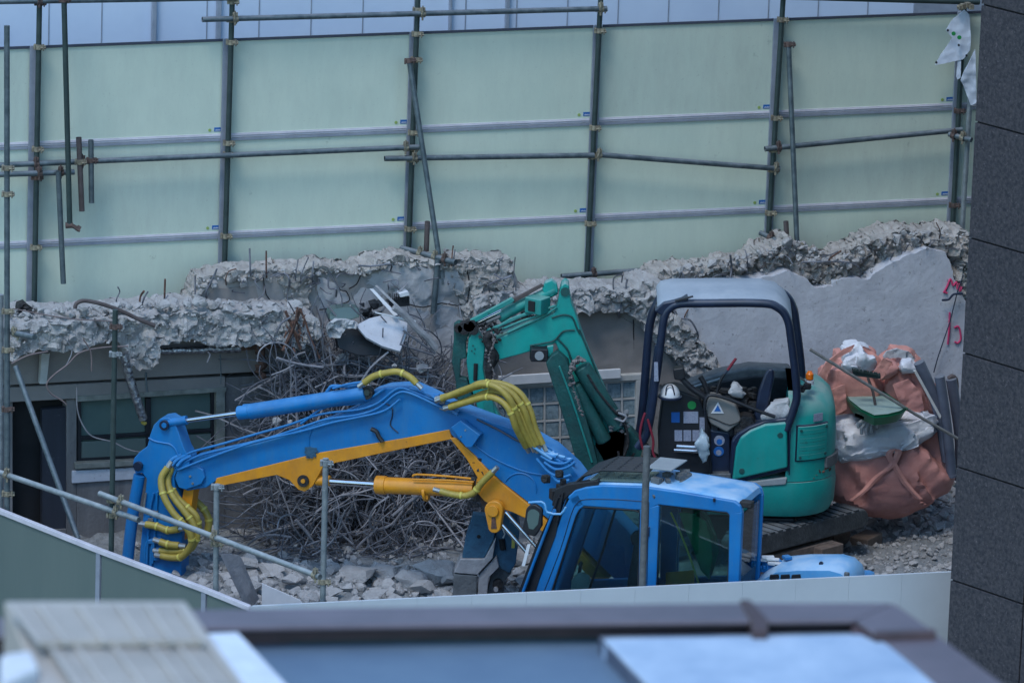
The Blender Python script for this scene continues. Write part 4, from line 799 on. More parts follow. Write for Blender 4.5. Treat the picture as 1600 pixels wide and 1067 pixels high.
# ---------------- cab
CO = 0.95; CW = 0.64
def near(pts, name, m, par, th=0.06, bev=0.014, o=CO): return sl(BP, pts, o, th, name, m, par, bev=bev)
cab = MB()
pil = [[(806, 1010), (833, 928), (883, 790), (890, 777), (904, 770), (914, 790), (905, 797), (900, 806), (861, 925), (834, 1010)],
       [(886, 777), (898, 766), (915, 761), (940, 758), (1003, 760), (1060, 768), (1147, 783), (1157, 790), (1160, 801), (1140, 806), (1136, 801), (1029, 789), (1012, 797), (994, 797), (912, 791), (898, 795)],
       [(999, 796), (1030, 788), (1025, 925), (1024, 1010), (996, 1010), (997, 918)],
       [(1139, 801), (1160, 799), (1154, 925), (1150, 1010), (1131, 1010), (1137, 912)],
       [(853, 935), (1140, 928), (1140, 1010), (830, 1010)]]
for P in pil: cab.prism(mp(BP, CO, P), -BP.n * 0.07); cab.prism([p - BP.n * (CW - 0.0) for p in mp(BP, CO, P)], -BP.n * 0.05)
CB_ = link('cab', cab, 'blue', BX, bev=0.016)
# roof shell
rp = [(898, 768), (915, 762), (940, 759), (1003, 761), (1060, 769), (1147, 784), (1156, 791), (1158, 800), (1140, 800), (1030, 787), (1000, 795), (912, 790)]
b = MB()
r0 = mp(BP, CO - 0.02, rp); rings = []
for k, (o, dz) in enumerate(((0.0, 0), (0.03, 0.022), (0.10, 0.032), (CW - 0.10, 0.032), (CW - 0.03, 0.022), (CW, 0))):
    rings.append([p - BP.n * o + Vector((0, 0, dz)) for p in r0])
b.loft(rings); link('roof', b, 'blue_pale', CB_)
def inset(P, c, k): return [(c[0] + (x - c[0]) * k, c[1] + (y - c[1]) * k) for x, y in P]
dw = [(861, 925), (835, 1000), (850, 1000), (996, 995), (997, 918), (1001, 801), (992, 796), (909, 791), (900, 803)]
dw = [(861, 928), (900, 803), (909, 791), (992, 796), (1001, 801), (997, 930)]
rw = [(1024, 930), (1029, 787), (1136, 800), (1143, 808), (1137, 930)]
for P, nm in ((dw, 'door_window'), (rw, 'side_window')):
    b = MB(); b.prism([p for p in mp(BP, CO - 0.035, P)], -BP.n * 0.006); link(nm, b, 'cab_glass', CB_)
    b = MB(); b.prism([p - BP.n * (CW - 0.03) for p in mp(BP, CO, P)], -BP.n * 0.006); link(nm, b, 'cab_glass', CB_)
    pts = mp(BP, CO - 0.02, P); b = MB(); b.tube(pts + [pts[0]], 0.016, 8); link('window_seal', b, 'black', CB_)
tb(BP, [(848, 929), (876, 857), (893, 802), (902, 786), (915, 780), (960, 780), (1013, 784)], CO + 0.001, 0.004, 'door_seam', 'navy', CB_, 3)
tb(BP, [(1014, 784), (1012, 860), (1010, 940)], CO + 0.001, 0.004, 'door_seam', 'navy', CB_, 0)
tb(BP, [(961, 797), (942, 860), (919, 925)], CO - 0.05, 0.012, 'window_bar', 'black', CB_, 0)
b = MB(); b.box(BP.at(1013, 830, CO + 0.01), 0.02, 0.02, 0.09); link('door_latch', b, 'navy', CB_, bev=0.004)
b = MB(); b.disc(BP.at(1116, 781, CO + 0.01), (0, 0, 1), 0.012, 0.03, 8); link('roof_knob', b, 'navy', CB_)
b = MB(); b.box(BP.at(1167, 787, CO - 0.08) + Vector((0, 0.0, 0)), 0.12, 0.10, 0.06, R(-19)); link('rear_lamp', b, 'grease', CB_, bev=0.012)
# rear wall: dark glass above, blue below
b = MB(); a_ = BP.at(1158, 803, CO - 0.06); c_ = BP.at(1153, 905, CO - 0.06)
b.prism([a_, c_, c_ - BP.n * (CW - 0.1), a_ - BP.n * (CW - 0.1)], BP.t * 0.012); link('rear_window', b, 'cab_glass', CB_)
b = MB(); c2_ = BP.at(1147, 1010, CO - 0.04); b.prism([c_, c2_, c2_ - BP.n * (CW - 0.08), c_ - BP.n * (CW - 0.08)], -BP.t * 0.03); link('rear_panel', b, 'blue_worn', CB_)
# front frame, windscreen and guard
f0 = BP.at(894, 774, CO - 0.05); f1 = BP.at(812, 1010, CO - 0.05)
b = MB(); b.prism([f0, f1, f1 - BP.n * (CW - 0.1), f0 - BP.n * (CW - 0.1)], BP.t * 0.008); link('windscreen', b, 'cab_glass', CB_)
b = MB()
gd = Vector((BP.at(882, 776, 0) - BP.at(800, 1010, 0))); 
for k in range(6):
    o = CO + 0.02 - k * (CW + 0.02) / 5; b.tube([BP.at(873, 776, CO) - BP.n * (CO - o), BP.at(792, 1010, CO) - BP.n * (CO - o)], 0.014, 6)
for (x, y) in ((873, 776), (858, 818), (842, 866), (823, 920), (800, 985)):
    b.tube([BP.at(x, y, CO + 0.02), BP.at(x, y, CO + 0.02) - BP.n * (CW + 0.04)], 0.014, 6)
b.prism(mp(BP, CO + 0.01, [(866, 790), (880, 770), (868, 836), (842, 905), (826, 960), (804, 1010), (792, 1010), (806, 935), (838, 850)]), -BP.n * 0.05)
link('front_guard', b, 'black', CB_)
tb(BP, [(867, 800), (862, 806), (816, 928), (800, 985)], CO + 0.06, 0.014, 'grab_rail', 'blue', CB_, 3)
b = MB(); b.prism(mp(BP, CO + 0.05, [(824, 850), (829, 850), (820, 884), (815, 884)]), -BP.n * 0.01); link('reflector', b, 'white', CB_)
b = MB()
for (x, y, s) in ((853, 748, .07), (874, 740, .065), (868, 772, .10), (878, 764, .09), (880, 752, .05)): b.box(BP.at(x, y, CO - 0.15), s, s, s, R(20))
b.prism(mp(BP, CO - 0.02, [(862, 790), (866, 765), (885, 757), (935, 750), (935, 761), (905, 764), (888, 774), (872, 792)]), -BP.n * 0.1)
link('lamp_bracket', b, 'black', CB_, bev=0.008)
b = MB(); b.disc(BP.at(851, 747, CO - 0.10), BP.n, 0.032, 0.04, 16); b.disc(BP.at(874, 739, CO - 0.10), BP.n, 0.03, 0.04, 16); link('work_lamp', b, 'grease', CB_)
# roof guard and skylight
b = MB(); up = Vector((0, 0, 0.10)); 
for k in range(9):
    o = CO - 0.10 - k * 0.058; b.tube([BP.at(884, 762, CO) - BP.n * (CO - o) + Vector((0, 0, -0.03)), BP.at(905, 757, CO) - BP.n * (CO - o) + up * 0.55, BP.at(935, 753, CO) - BP.n * (CO - o) + up * 0.9, BP.at(1008, 757, CO) - BP.n * (CO - o) + up], 0.013, 6)
for x, y in ((935, 753), (958, 754), (982, 755), (1005, 757)): b.tube([BP.at(x, y, CO) - BP.n * 0.10 + up * 0.92, BP.at(x, y, CO) - BP.n * 0.57 + up * 0.92], 0.013, 6)
link('roof_guard', b, 'black', CB_)
b = MB(); b.prism([BP.at(x, y, CO) - BP.n * o + Vector((0, 0, 0.045)) for x, y, o in ((918, 761, 0.06), (1008, 764, 0.06), (1008, 764, 0.42), (918, 761, 0.42))], Vector((0, 0, 0.015))); link('skylight', b, 'winglass', CB_, bev=0.004)
b = MB(); b.prism([BP.at(x, y, CO) - BP.n * o + Vector((0, 0, z)) for x, y, o, z in ((1003, 759, 0.14, 0.13), (1041, 762, 0.14, 0.12), (1046, 762, 0.52, 0.12), (1003, 759, 0.52, 0.13))], Vector((0, 0, 0.014))); link('guard_plate', b, 'dusty', CB_, bev=0.004)
b = MB(); b.tube([BP.at(1020, 776, CO), BP.at(1050, 771, CO) - BP.n * 0.25 + Vector((0, 0, 0.03)), BP.at(1052, 770, CO) - BP.n * 0.5 + Vector((0, 0, 0.05))], 0.022, 8)
for _ in range(9): b.box(BP.at(1030 + rnd.uniform(-12, 16), 765 + rnd.uniform(-2, 3), CO) - BP.n * rnd.uniform(0.1, 0.5) + Vector((0, 0, 0.05)), rnd.uniform(.04, .10), .06, rnd.uniform(.03, .06), rnd.uniform(-1, 1))
link('guard_hinge', b, 'steel', CB_, bev=0.005)
# mirror
b = MB(); b.prism(mp(BP, CO + 0.10, arc(833, 800, 12, 180, 290, 6) + arc(838, 800, 9, 290, 380, 5) + [(846, 822), (836, 838), (824, 836), (815, 828), (820, 808)]), -BP.n * 0.05); link('mirror', b, 'black', CB_, bev=0.012)
b = MB(); b.prism(mp(BP, CO + 0.105, inset(arc(833, 800, 12, 180, 290, 6) + arc(838, 800, 9, 290, 380, 5) + [(844, 820), (834, 832), (824, 830), (820, 812)], (832, 814), 0.72)), -BP.n * 0.004); link('mirror_glass', b, 'winglass', CB_)
tb(BP, [(826, 785), (846, 784), (852, 790), (855, 800), (876, 803), (884, 792)], CO + 0.07, 0.011, 'mirror_arm', 'blue_pale', CB_, 2)
# seat and controls seen through the glass
b = MB(); b.loft([mp(BP, CO - 0.15 - o, [(940, 965), (1000, 962), (1016, 880), (1008, 850), (990, 850), (978, 925), (938, 935)]) for o in (0, 0.36)]); ST = link('seat', b, 'black', CB_, bev=0.02)
b = MB(); b.loft([mp(BP, CO - 0.22 - o, [(988, 852), (984, 838), (992, 828), (1006, 828), (1012, 842), (1008, 853)]) for o in (0, 0.22)]); link('headrest', b, 'black', ST, bev=0.02)
b = MB(); b.loft([mp(BP, CO - 0.1 - o, [(890, 955), (893, 905), (905, 893), (922, 898), (925, 955)]) for o in (0, 0.2)]); link('white_cover', b, 'cloth', CB_, bev=0.02)
b = MB(); b.tube([BP.at(905, 895, CO - 0.2), BP.at(908, 878, CO - 0.2)], 0.016, 8); b.rock(BP.at(909, 880, CO - 0.2), 0.045); link('joystick', b, 'black', CB_)
b = MB(); b.box(BP.at(965, 990, CO - 0.3), 1.3, 0.55, 0.1, R(-19)); link('floor', b, 'black', CB_)
b = MB(); b.loft([mp(BP, CO - 0.2 - o, [(1040, 920), (1085, 915), (1085, 890), (1040, 894)]) for o in (0, 0.2)]); link('side_box', b, 'yellow', CB_, bev=0.01)
tb(BP, [(1048, 800), (1062, 830), (1078, 870), (1096, 925)], CO - 0.12, 0.010, 'seat_belt', 'hose_tie', CB_, 3)
# hood, body, counterweight and tracks (mostly behind the white hoarding)
hd = [(1170, 1000), (1172, 918), (1192, 902), (1212, 891), (1245, 888), (1296, 888), (1314, 893), (1326, 904), (1330, 925), (1330, 1000)]
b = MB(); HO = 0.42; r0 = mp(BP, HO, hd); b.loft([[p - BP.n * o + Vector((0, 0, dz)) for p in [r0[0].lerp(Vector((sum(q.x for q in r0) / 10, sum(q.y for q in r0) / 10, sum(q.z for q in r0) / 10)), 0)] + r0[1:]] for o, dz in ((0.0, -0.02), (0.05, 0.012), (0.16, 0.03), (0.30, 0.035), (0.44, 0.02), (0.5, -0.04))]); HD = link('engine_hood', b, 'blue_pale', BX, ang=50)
b = MB()
for i in range(3):
    for j in range(2):
        x = 1203 + i * 17; y = 898 + j * 7; b.prism(mp(BP, HO + 0.015, [(x, y), (x + 13, y - 1), (x + 14, y + 5), (x - 1, y + 6)]), -BP.n * 0.03)
link('hood_vent', b, 'black', HD, bev=0.003)
b = MB(); b.disc(BP.at(1283, 880, HO - 0.09), BP.n, 0.02, 0.02, 12); link('hood_latch', b, 'navy', HD)
b = MB(); b.box(BP.at(1323, 899, HO + 0.005), 0.05, 0.03, 0.07, R(-19)); link('tail_lamp', b, 'steel', HD, bev=0.01)
b = MB(); b.prism([BP.at(x, y, CO) - BP.n * o for x, y, o in ((1160, 1004, 0.55), (1320, 1030, 0.55), (1320, 1030, 1.7), (1160, 1004, 1.7))], Vector((0, 0, -0.35))); b.prism([BP.at(x, y, CO) - BP.n * o for x, y, o in ((800, 1015, 0.02), (1160, 1015, 0.02), (1160, 1015, 1.5), (800, 1015, 1.5))], Vector((0, 0, -0.18))); link('platform', b, 'blue', BX, bev=0.03)
b = MB(); b.prism([BP.at(x, y, CO) - BP.n * o for x, y, o in ((1165, 960, 1.0), (1290, 965, 1.0), (1290, 965, 1.7), (1165, 960, 1.7))], Vector((0, 0, -0.75))); link('rear_body', b, 'blue', BX, bev=0.06)
b = MB()
for _ in range(14): x = rnd.uniform(1180, 1236); b.box(BP.at(x, 880 + rnd.uniform(-10, 10), 0.2), rnd.uniform(.05, .16), .08, rnd.uniform(.02, .07), rnd.uniform(-.6, .6))
link('engine_parts', b, 'blue', BX, bev=0.008)
b = MB()
for _ in range(6): x = rnd.uniform(1185, 1230); b.box(BP.at(x, 874 + rnd.uniform(-6, 8), 0.25), rnd.uniform(.05, .13), .05, rnd.uniform(.015, .03), rnd.uniform(-.3, .3))
link('engine_trim', b, 'white', BX, bev=0.004)
for o in (0.9, -0.75):
    c = BP.at(1010, 990, o); c.z = -3.05; b = MB(); t = BP.t; n = BP.n; prof = []
    for (cx, a0, a1) in ((-0.95, 90, 270), (0.95, -90, 90)):
        for i in range(9): a = R(a0 + (a1 - a0) * i / 8); prof.append(c + t * (cx + 0.34 * math.cos(a)) + Vector((0, 0, 0.34 * math.sin(a))))
    b.prism(prof, -n * 0.4); link('track', b, 'track', BX, bev=0.03)
# yellow green jacket in the cab
b = MB(); q = random.Random(4)
pts = mp(BP, CO - 0.2, [(1062, 800), (1085, 802), (1100, 815), (1112, 840), (1114, 870), (1106, 905), (1094, 890), (1080, 850), (1068, 825)])
b.loft([[p - BP.n * o + Vector((q.uniform(-.012, .012), q.uniform(-.01, .01), q.uniform(-.012, .012))) for p in pts] for o in (0, 0.03, 0.06, 0.09, 0.12, 0.15)])
link('jacket', b, 'hivis' if 'hivis' in M else 'tray', label='crumpled dark green shiny jacket hanging behind the rear side window of the blue cab', cat='jacket', flat=True)

# ================================================================= LOOSE CRUSHER ATTACHMENT
KP = Plane(BP.at(770, 860, 0).x, BP.at(770, 860, 0).y + 0.35, 0)
ko = KP.at(760, 930, 0)
KR = root('crusher_attachment', 'worn blue and bare steel crusher attachment standing upright in the rubble beside the blue cab', 'attachment', ko)
sl(KP, [(739, 804), (778, 806), (772, 842), (757, 872), (722, 872), (728, 838)], 0.0, 0.12, 'head_plate', 'blue_worn', KR, bev=0.01)
sl(KP, [(779, 806), (806, 800), (812, 830), (806, 880), (796, 896), (782, 888), (764, 876), (772, 842)], -0.05, 0.30, 'side_plate', 'blue_worn', KR, bev=0.012)
sl(KP, [(719, 873), (757, 873), (775, 840), (770, 872), (746, 898), (709, 895)], 0.03, 0.2, 'shoulder', 'steel_pale', KR, bev=0.01)
sl(KP, [(709, 896), (746, 899), (744, 960), (706, 960)], 0.02, 0.30, 'jaw', 'steel', KR, bev=0.012)
sl(KP, [(748, 898), (776, 868), (780, 886), (764, 902), (758, 960), (744, 960)], 0.0, 0.28, 'jaw_side', 'steel_pale', KR, bev=0.01)
sl(KP, [(768, 875), (800, 895), (790, 905), (784, 940), (766, 960), (758, 935), (766, 905)], -0.12, 0.12, 'jaw_arm', 'steel', KR, bev=0.01)
b = MB(); b.disc(KP.at(748, 838, 0.005), KP.n, 0.018, 0.01, 12); link('bolt_hole', b, 'void', KR)
b = MB(); b.tube([KP.at(784, 842, -0.045), KP.at(786, 858, -0.045)], 0.03, 12); link('slot', b, 'void', KR)
b = MB(); b.disc(KP.at(778, 912, -0.08), KP.n, 0.05, 0.05, 16); link('pin', b, 'grease', KR)
b = MB(); b.disc(KP.at(775, 920, 0.0), KP.n, 0.022, 0.04, 12); link('pin', b, 'steel_pale', KR)
b = MB(); b.tube([KP.at(785, 824, -0.02), KP.at(789, 834, -0.02), KP.at(786, 840, -0.02)], 0.008, 6); link('cotter_pin', b, 'frame_white', KR)
b = MB(); b.prism(mp(KP, -0.03, [(800, 836), (805, 836), (804, 856), (799, 856)]), -KP.n * 0.01); link('tag', b, 'hose_tie', KR)
# ================================================================= GREEN EXCAVATOR
YN, YF = -0.45, 0.55
GN = Plane(0, YN, 0); GB_ = Plane(0, 0.10, 0)
go = GN.at(1190, 812, 0); GX = root('excavator', 'turquoise green excavator with an open canopy, its dirty boom folded down at the left', 'excavator', (go.x, 0.1, GZ))
# lower body: lofted, rounded at the rear
def ring(z, ins, xl, xr, rr=0.52, yn=YN, yf=0.95):
    P = [(xl, yn + ins)]; cx = xr - rr; cy = yn + rr
    for i in range(11): a = R(-90 + 90 * i / 10); P.append((cx + (rr - ins) * math.cos(a), cy + (rr - ins) * math.sin(a)))
    cy2 = yf - rr
    for i in range(11): a = R(90 * i / 10); P.append((cx + (rr - ins) * math.cos(a), cy2 + (rr - ins) * math.sin(a)))
    P.append((xl, yf - ins)); return [Vector((x, y, z)) for x, y in P]
XR = GN.at(1309, 690, -0.5).x; XL = GN.at(1110, 700, 0).x
def zy(y): return GN.at(1200, y, 0).z
b = MB(); b.loft([ring(zy(814), 0.16, XL, XR), ring(zy(808), 0.05, XL, XR), ring(zy(795), 0.01, XL, XR), ring(zy(765), 0.0, XL, XR), ring(zy(754), 0.01, XL, XR), ring(zy(750), 0.05, XL, XR)])
link('counterweight', b, 'green', GX, ang=45)
XM = GN.at(1232, 700, 0).x
b = MB(); b.loft([ring(zy(752), 0.01, XM, XR), ring(zy(735), 0.02, XM, XR), ring(zy(690), 0.02, XM, XR), ring(zy(655), 0.04, XM + 0.01, XR), ring(zy(638), 0.08, XM + 0.03, XR), ring(zy(627), 0.16, XM + 0.05, XR), ring(zy(621), 0.28, XM + 0.06, XR)])
HG = link('rear_hood', b, 'green', GX, ang=45)
# curved vent panel and seams
def curve_pt(t, z, o):                # t: 0..1 round the near rear corner
    rr = 0.52; cx = XR - rr; cy = YN + rr; L0_ = cx - XM; tot = L0_ + rr * math.pi / 2; s_ = t * tot
    if s_ < L0_: return Vector((XM + s_, YN - o + 0.02, z))
    a = -math.pi / 2 + (s_ - L0_) / rr; return Vector((cx + (rr + o - 0.02) * math.cos(a), cy + (rr + o - 0.02) * math.sin(a), z))
def curved(t0, t1, za, zb, o, name, m, par, n=10):
    A = [curve_pt(t0 + (t1 - t0) * i / n, za, o) for i in range(n + 1)]; B = [curve_pt(t0 + (t1 - t0) * i / n, zb, o) for i in range(n + 1)]
    A2 = [curve_pt(t0 + (t1 - t0) * i / n, za, -0.02) for i in range(n + 1)]; B2 = [curve_pt(t0 + (t1 - t0) * i / n, zb, -0.02) for i in range(n + 1)]
    b = MB(); b.loft([[A[i], B[i], B2[i], A2[i]] for i in range(n + 1)]); return link(name, b, m, par, bev=0.006)
curved(0.09, 0.58, zy(721), zy(664), 0.006, 'vent_surround', 'navy', HG); VP_ = curved(0.11, 0.56, zy(719), zy(666), 0.016, 'vent_panel', 'green', HG)
for k in range(7):
    z = zy(672 + k * 6.4); b = MB(); b.tube([curve_pt(0.14 + 0.38 * i / 8, z, 0.0135) for i in range(9)], 0.0035, 6); link('groove', b, 'green_dark' if k % 2 else 'green', VP_)
for t_, y_ in ((0.15, 672), (0.52, 670), (0.15, 714), (0.52, 712)):
    b = MB(); b.disc(curve_pt(t_, zy(y_), 0.02), curve_pt(t_, 0, 1) - curve_pt(t_, 0, 0), 0.014, 0.012, 10); link('bolt', b, 'green_dark', VP_)
b = MB(); b.tube([curve_pt(0.0 + 1.0 * i / 12, zy(752 - 32 * i / 12 * 0.0), 0.002) for i in range(13)], 0.006, 6); link('seam', b, 'navy', HG)
b = MB(); b.prism([curve_pt(0.32, zy(648), 0.0), curve_pt(0.47, zy(648), 0.0), curve_pt(0.47, zy(660), 0.0), curve_pt(0.32, zy(660), 0.0)], Vector((0, -0.012, 0))); link('warning_sticker', b, 'paper', HG)
b = MB()
for (t_, y_, s_) in ((0.40, 745, .030), (0.47, 741, .035), (0.53, 743, .04), (0.59, 739, .045), (0.66, 742, .04), (0.72, 736, .045), (0.36, 749, .02), (0.60, 752, .022)):
    b.rock(curve_pt(t_, zy(y_), 0.005 - s_ * 0.35), s_, rnd, (1, 1, 0.6))
link('scrape', b, 'rust', GX)
b = MB(); b.loft([[curve_pt(t_, zy(y_), o) for (y_, o) in ((720, 0.030), (736, 0.030), (736, 0.0), (720, 0.0))] for t_ in (0.55, 0.62, 0.7, 0.8, 0.9, 1.0)]); link('tape', b, 'steel', GX)
# door panel on the near side, dark trim, console box behind
door = [(1144, 751), (1150, 700), (1157, 684), (1172, 673), (1196, 663), (1230, 660), (1231, 731), (1200, 738), (1165, 746)]
trim = [(1138, 752), (1143, 690), (1152, 678), (1170, 667), (1196, 657), (1233, 653), (1234, 735), (1165, 752)]
sl(GN, trim, 0.0, 0.42, 'side_box', 'navy', GX, bev=0.02)
DR = sl(GN, door, 0.035, 0.06, 'side_door', 'green', GX, bev=0.022)
for x, y in ((1219, 680), (1159, 736)):
    b = MB(); b.disc(GN.at(x, y, 0.036), GN.n, 0.028, 0.012, 16); link('latch', b, 'green_dark', DR, bev=0.003)
sl(GN, [(1144, 753), (1180, 752), (1230, 746), (1228, 757), (1190, 760), (1144, 760)], 0.012, 0.05, 'ledge', 'dusty', GX, bev=0.01)
b = MB(); b.tube([GN.at(x, y, 0.025) for x, y in ((1233, 742), (1234, 700), (1235, 660), (1240, 640))], 0.007, 6); link('seam', b, 'navy', GX)
# far side cover and dark interior
fp = [(1040, 640), (1058, 612), (1080, 598), (1120, 584), (1170, 574), (1235, 577), (1240, 620), (1240, 680), (1040, 700)]
GF = Plane(0, 0.70, 0)
sl(GF, fp, 0.0, 0.25, 'far_side_cover', 'steel', GX, bev=0.03)
sl(GF, [(1056, 640), (1085, 612), (1130, 596), (1180, 588), (1240, 592), (1240, 700), (1056, 720)], 0.02, 0.04, 'interior_shade', 'black', GX)  # black sheet in place of the interior's shade
tb(GF, [(1064, 612), (1085, 604), (1125, 592)], 0.05, 0.012, 'trim_strip', 'dusty', GX)
b = MB(); fl = [GN.at(1030, 745, 0), GN.at(1146, 752, 0), GN.at(1146, 752, 0) + Vector((0, 1.1, 0)), GN.at(1030, 745, 0) + Vector((0, 1.1, 0))]; b.prism(fl, Vector((0, 0, -0.10))); link('floor_plate', b, 'steel', GX, bev=0.01)
sl(GN, [(1085, 752), (1146, 756), (1146, 790), (1095, 788), (1060, 772)], 0.01, 0.9, 'front_skirt', 'green_dark', GX, bev=0.02)
sl(GN, [(1110, 740), (1142, 740), (1142, 756), (1110, 752)], 0.02, 0.1, 'step', 'steel', GX, bev=0.008)
# canopy hoops
def hoop(pl, pts, o, r=0.046, sm=5): return tb(pl, pts, o, r, 'canopy_post', 'navy', CN, sm, 14)
b = MB()
CN = None
rf = [(1034, 466), (1042, 470), (1200, 474), (1222, 482), (1236, 497)]
b = MB(); Rg = []
for k, (yy, dz) in enumerate(((-0.42, -0.035), (-0.36, 0.0), (-0.20, 0.02), (0.1, 0.025), (0.30, 0.015), (0.36, -0.02))):
    top = [GN.at(x, y, 0) for x, y in ((1027, 478), (1034, 470), (1050, 467), (1120, 466), (1190, 467), (1214, 472), (1229, 484), (1238, 500))]
    top = [Vector((p.x + (0.0 if j < 3 else 0.0), 0, p.z)) for j, p in enumerate(top)]
    low = [Vector((p.x, 0, p.z - 0.03)) for p in reversed(top)]
    Rg.append([Vector((p.x, yy - 0.02, p.z + dz)) for p in top + low])
b.loft(Rg); CN = link('canopy_roof', b, 'canopy', GX, ang=50)
hoop(GN, [(996, 700), (1012, 672), (1024, 600), (1033, 530), (1038, 496), (1046, 482), (1062, 475), (1100, 474), (1190, 474), (1216, 481), (1230, 498), (1236, 530), (1245, 610), (1240, 640), (1228, 672)], 0.0, 0.041)
GC = Plane(0, YN + 0.78, 0)
hoop(GC, [(997, 690), (1004, 640), (1012, 540), (1017, 500), (1028, 472), (1045, 452), (1100, 449), (1190, 450), (1222, 458), (1238, 478), (1244, 510), (1252, 580), (1250, 640)], 0.0, 0.043)
hoop(GN, [(1012, 672), (1022, 600), (1030, 540)], -0.1, 0.045, 0)
sl(GN, [(1023, 486), (1036, 474), (1056, 470), (1075, 466), (1076, 470), (1060, 478), (1044, 482), (1034, 494)], 0.03, 0.2, 'corner_bracket', 'navy', CN)
tb(GN, [(1055, 470), (1072, 466), (1083, 463)], 0.05, 0.010, 'antenna_bracket', 'black', CN, 0)
tb(GC, [(1062, 443), (1078, 438), (1090, 442)], 0.0, 0.016, 'roof_lamp', 'black', CN, 0)
sl(GN, [(1022, 566), (1028, 566), (1029, 596), (1022, 596)], 0.055, 0.01, 'post_label', 'paper', CN, bev=0.002)
# control tower, seat, levers
sl(GN, [(1036, 612), (1056, 608), (1094, 622), (1112, 672), (1118, 742), (1030, 738), (1028, 680)], -0.14, 0.3, 'control_tower', 'black', GX, bev=0.02)
CT = sl(GN, [(1110, 672), (1140, 676), (1142, 750), (1112, 748)], -0.08, 0.3, 'control_box', 'navy', GX, bev=0.015)
def stk(x0, y0, x1, y1, m, name='sticker', o=-0.134): sl(GN, [(x0, y0), (x1, y0), (x1, y1), (x0, y1)], o, 0.004, name, m, GX, bev=0.0)
stk(1068, 643, 1091, 661, 'paper'); stk(1054, 672, 1066, 689, 'paper'); stk(1068, 672, 1080, 689, 'paper'); stk(1082, 672, 1093, 689, 'paper'); stk(1049, 644, 1062, 660, 'sticker_blue'); stk(1093, 652, 1101, 672, 'paper')
def rstk(x, y, r, m, m2=None, o=-0.132):
    b = MB(); b.disc(GN.at(x, y, o), GN.n, r, 0.004, 24); st_ = link('sticker', b, m, GX)
    if m2: b = MB(); b.disc(GN.at(x, y + 2, o + 0.004), GN.n, r * 0.55, 0.003, 20); link('sticker_mark', b, m2, st_)
rstk(1081, 633, 0.042, 'sticker_green'); rstk(1124, 688, 0.052, 'paper', 'sticker_blue', -0.074); rstk(1123, 705, 0.050, 'sticker_blue', 'paper', -0.074)
tb(GN, [(1057, 697), (1092, 699)], -0.10, 0.022, 'foot_rail', 'chrome', GX, 0, 12); tb(GN, [(1053, 703), (1090, 705)], -0.05, 0.018, 'foot_rail', 'chrome', GX, 0, 12)
cs = [(1102, 622), (1112, 618), (1122, 620), (1150, 634), (1158, 655), (1156, 661), (1136, 676), (1110, 662), (1104, 650)]
CS = sl(GN, cs, -0.02, 0.16, 'arm_console', 'console', GX, bev=0.02)
tb(GN, [(1104, 650), (1120, 656), (1140, 664), (1156, 658)], -0.016, 0.005, 'seam', 'grease', CS, 2)
sl(GN, [(1122, 628), (1111, 646), (1131, 646)], -0.012, 0.01, 'warning_triangle', 'white', CS, bev=0.002); sl(GN, [(1121.5, 633), (1116, 642.5), (1126.5, 642.5)], -0.006, 0.006, 'triangle_mark', 'sticker_blue', CS, bev=0.0)
tb(GN, [(1101, 640), (1103, 624), (1112, 617), (1140, 624), (1180, 640), (1211, 651)], 0.03, 0.017, 'lap_rail', 'black', GX, 3, 10)
tb(GN, [(1102, 640), (1106, 690), (1112, 745)], 0.0, 0.014, 'rail_post', 'black', GX, 0)
tb(GN, [(1064, 590), (1080, 606), (1098, 618), (1110, 630)], -0.05, 0.030, 'lever_stalk', 'black', GX, 3, 10)
sl(GN, [(1051, 577), (1068, 574), (1072, 588), (1066, 595), (1054, 594)], -0.0, 0.12, 'display_pod', 'black', GX, bev=0.015)
tb(GN, [(1094, 588), (1100, 598), (1106, 614)], -0.1, 0.026, 'lever_stalk', 'black', GX, 3, 10)
tb(GN, [(1132, 584), (1126, 594), (1122, 606), (1118, 622)], -0.15, 0.014, 'lever_stalk', 'black', GX, 3, 8); tb(GN, [(1150, 560), (1137, 578)], -0.15, 0.014, 'red_lever', 'red', GX, 0, 10); tb(GN, [(1137, 578), (1131, 586)], -0.15, 0.01, 'lever_stalk', 'navy', GX, 0, 8)
b = MB(); b.loft([mp(GN, -0.12 - o, [(1178, 650), (1185, 610), (1194, 585), (1200, 575), (1210, 576), (1210, 590), (1204, 620), (1197, 655), (1188, 668)]) for o in (0, 0.4)]); SE = link('seat_back', b, 'navy', GX, bev=0.03)
b = MB(); b.loft([mp(GN, -0.10 - o, [(1120, 668), (1130, 655), (1188, 660), (1192, 680), (1130, 686)]) for o in (0, 0.42)]); link('seat_base', b, 'black', GX, bev=0.03)
sl(GN, [(1148, 660), (1160, 650), (1176, 652), (1184, 668), (1160, 690), (1146, 680)], -0.04, 0.2, 'seat_cover', 'grease', GX, bev=0.02)
b = MB(); q = random.Random(8)
for _ in range(46):
    x = q.uniform(1094, 1180); y = q.uniform(606, 640); b.box(GN.at(x, y, q.uniform(-0.5, -0.2)), q.uniform(.03, .12), q.uniform(.03, .1), q.uniform(.02, .06), q.uniform(-1, 1))
link('control_gear', b, 'grease', GX, bev=0.004, seg=1)
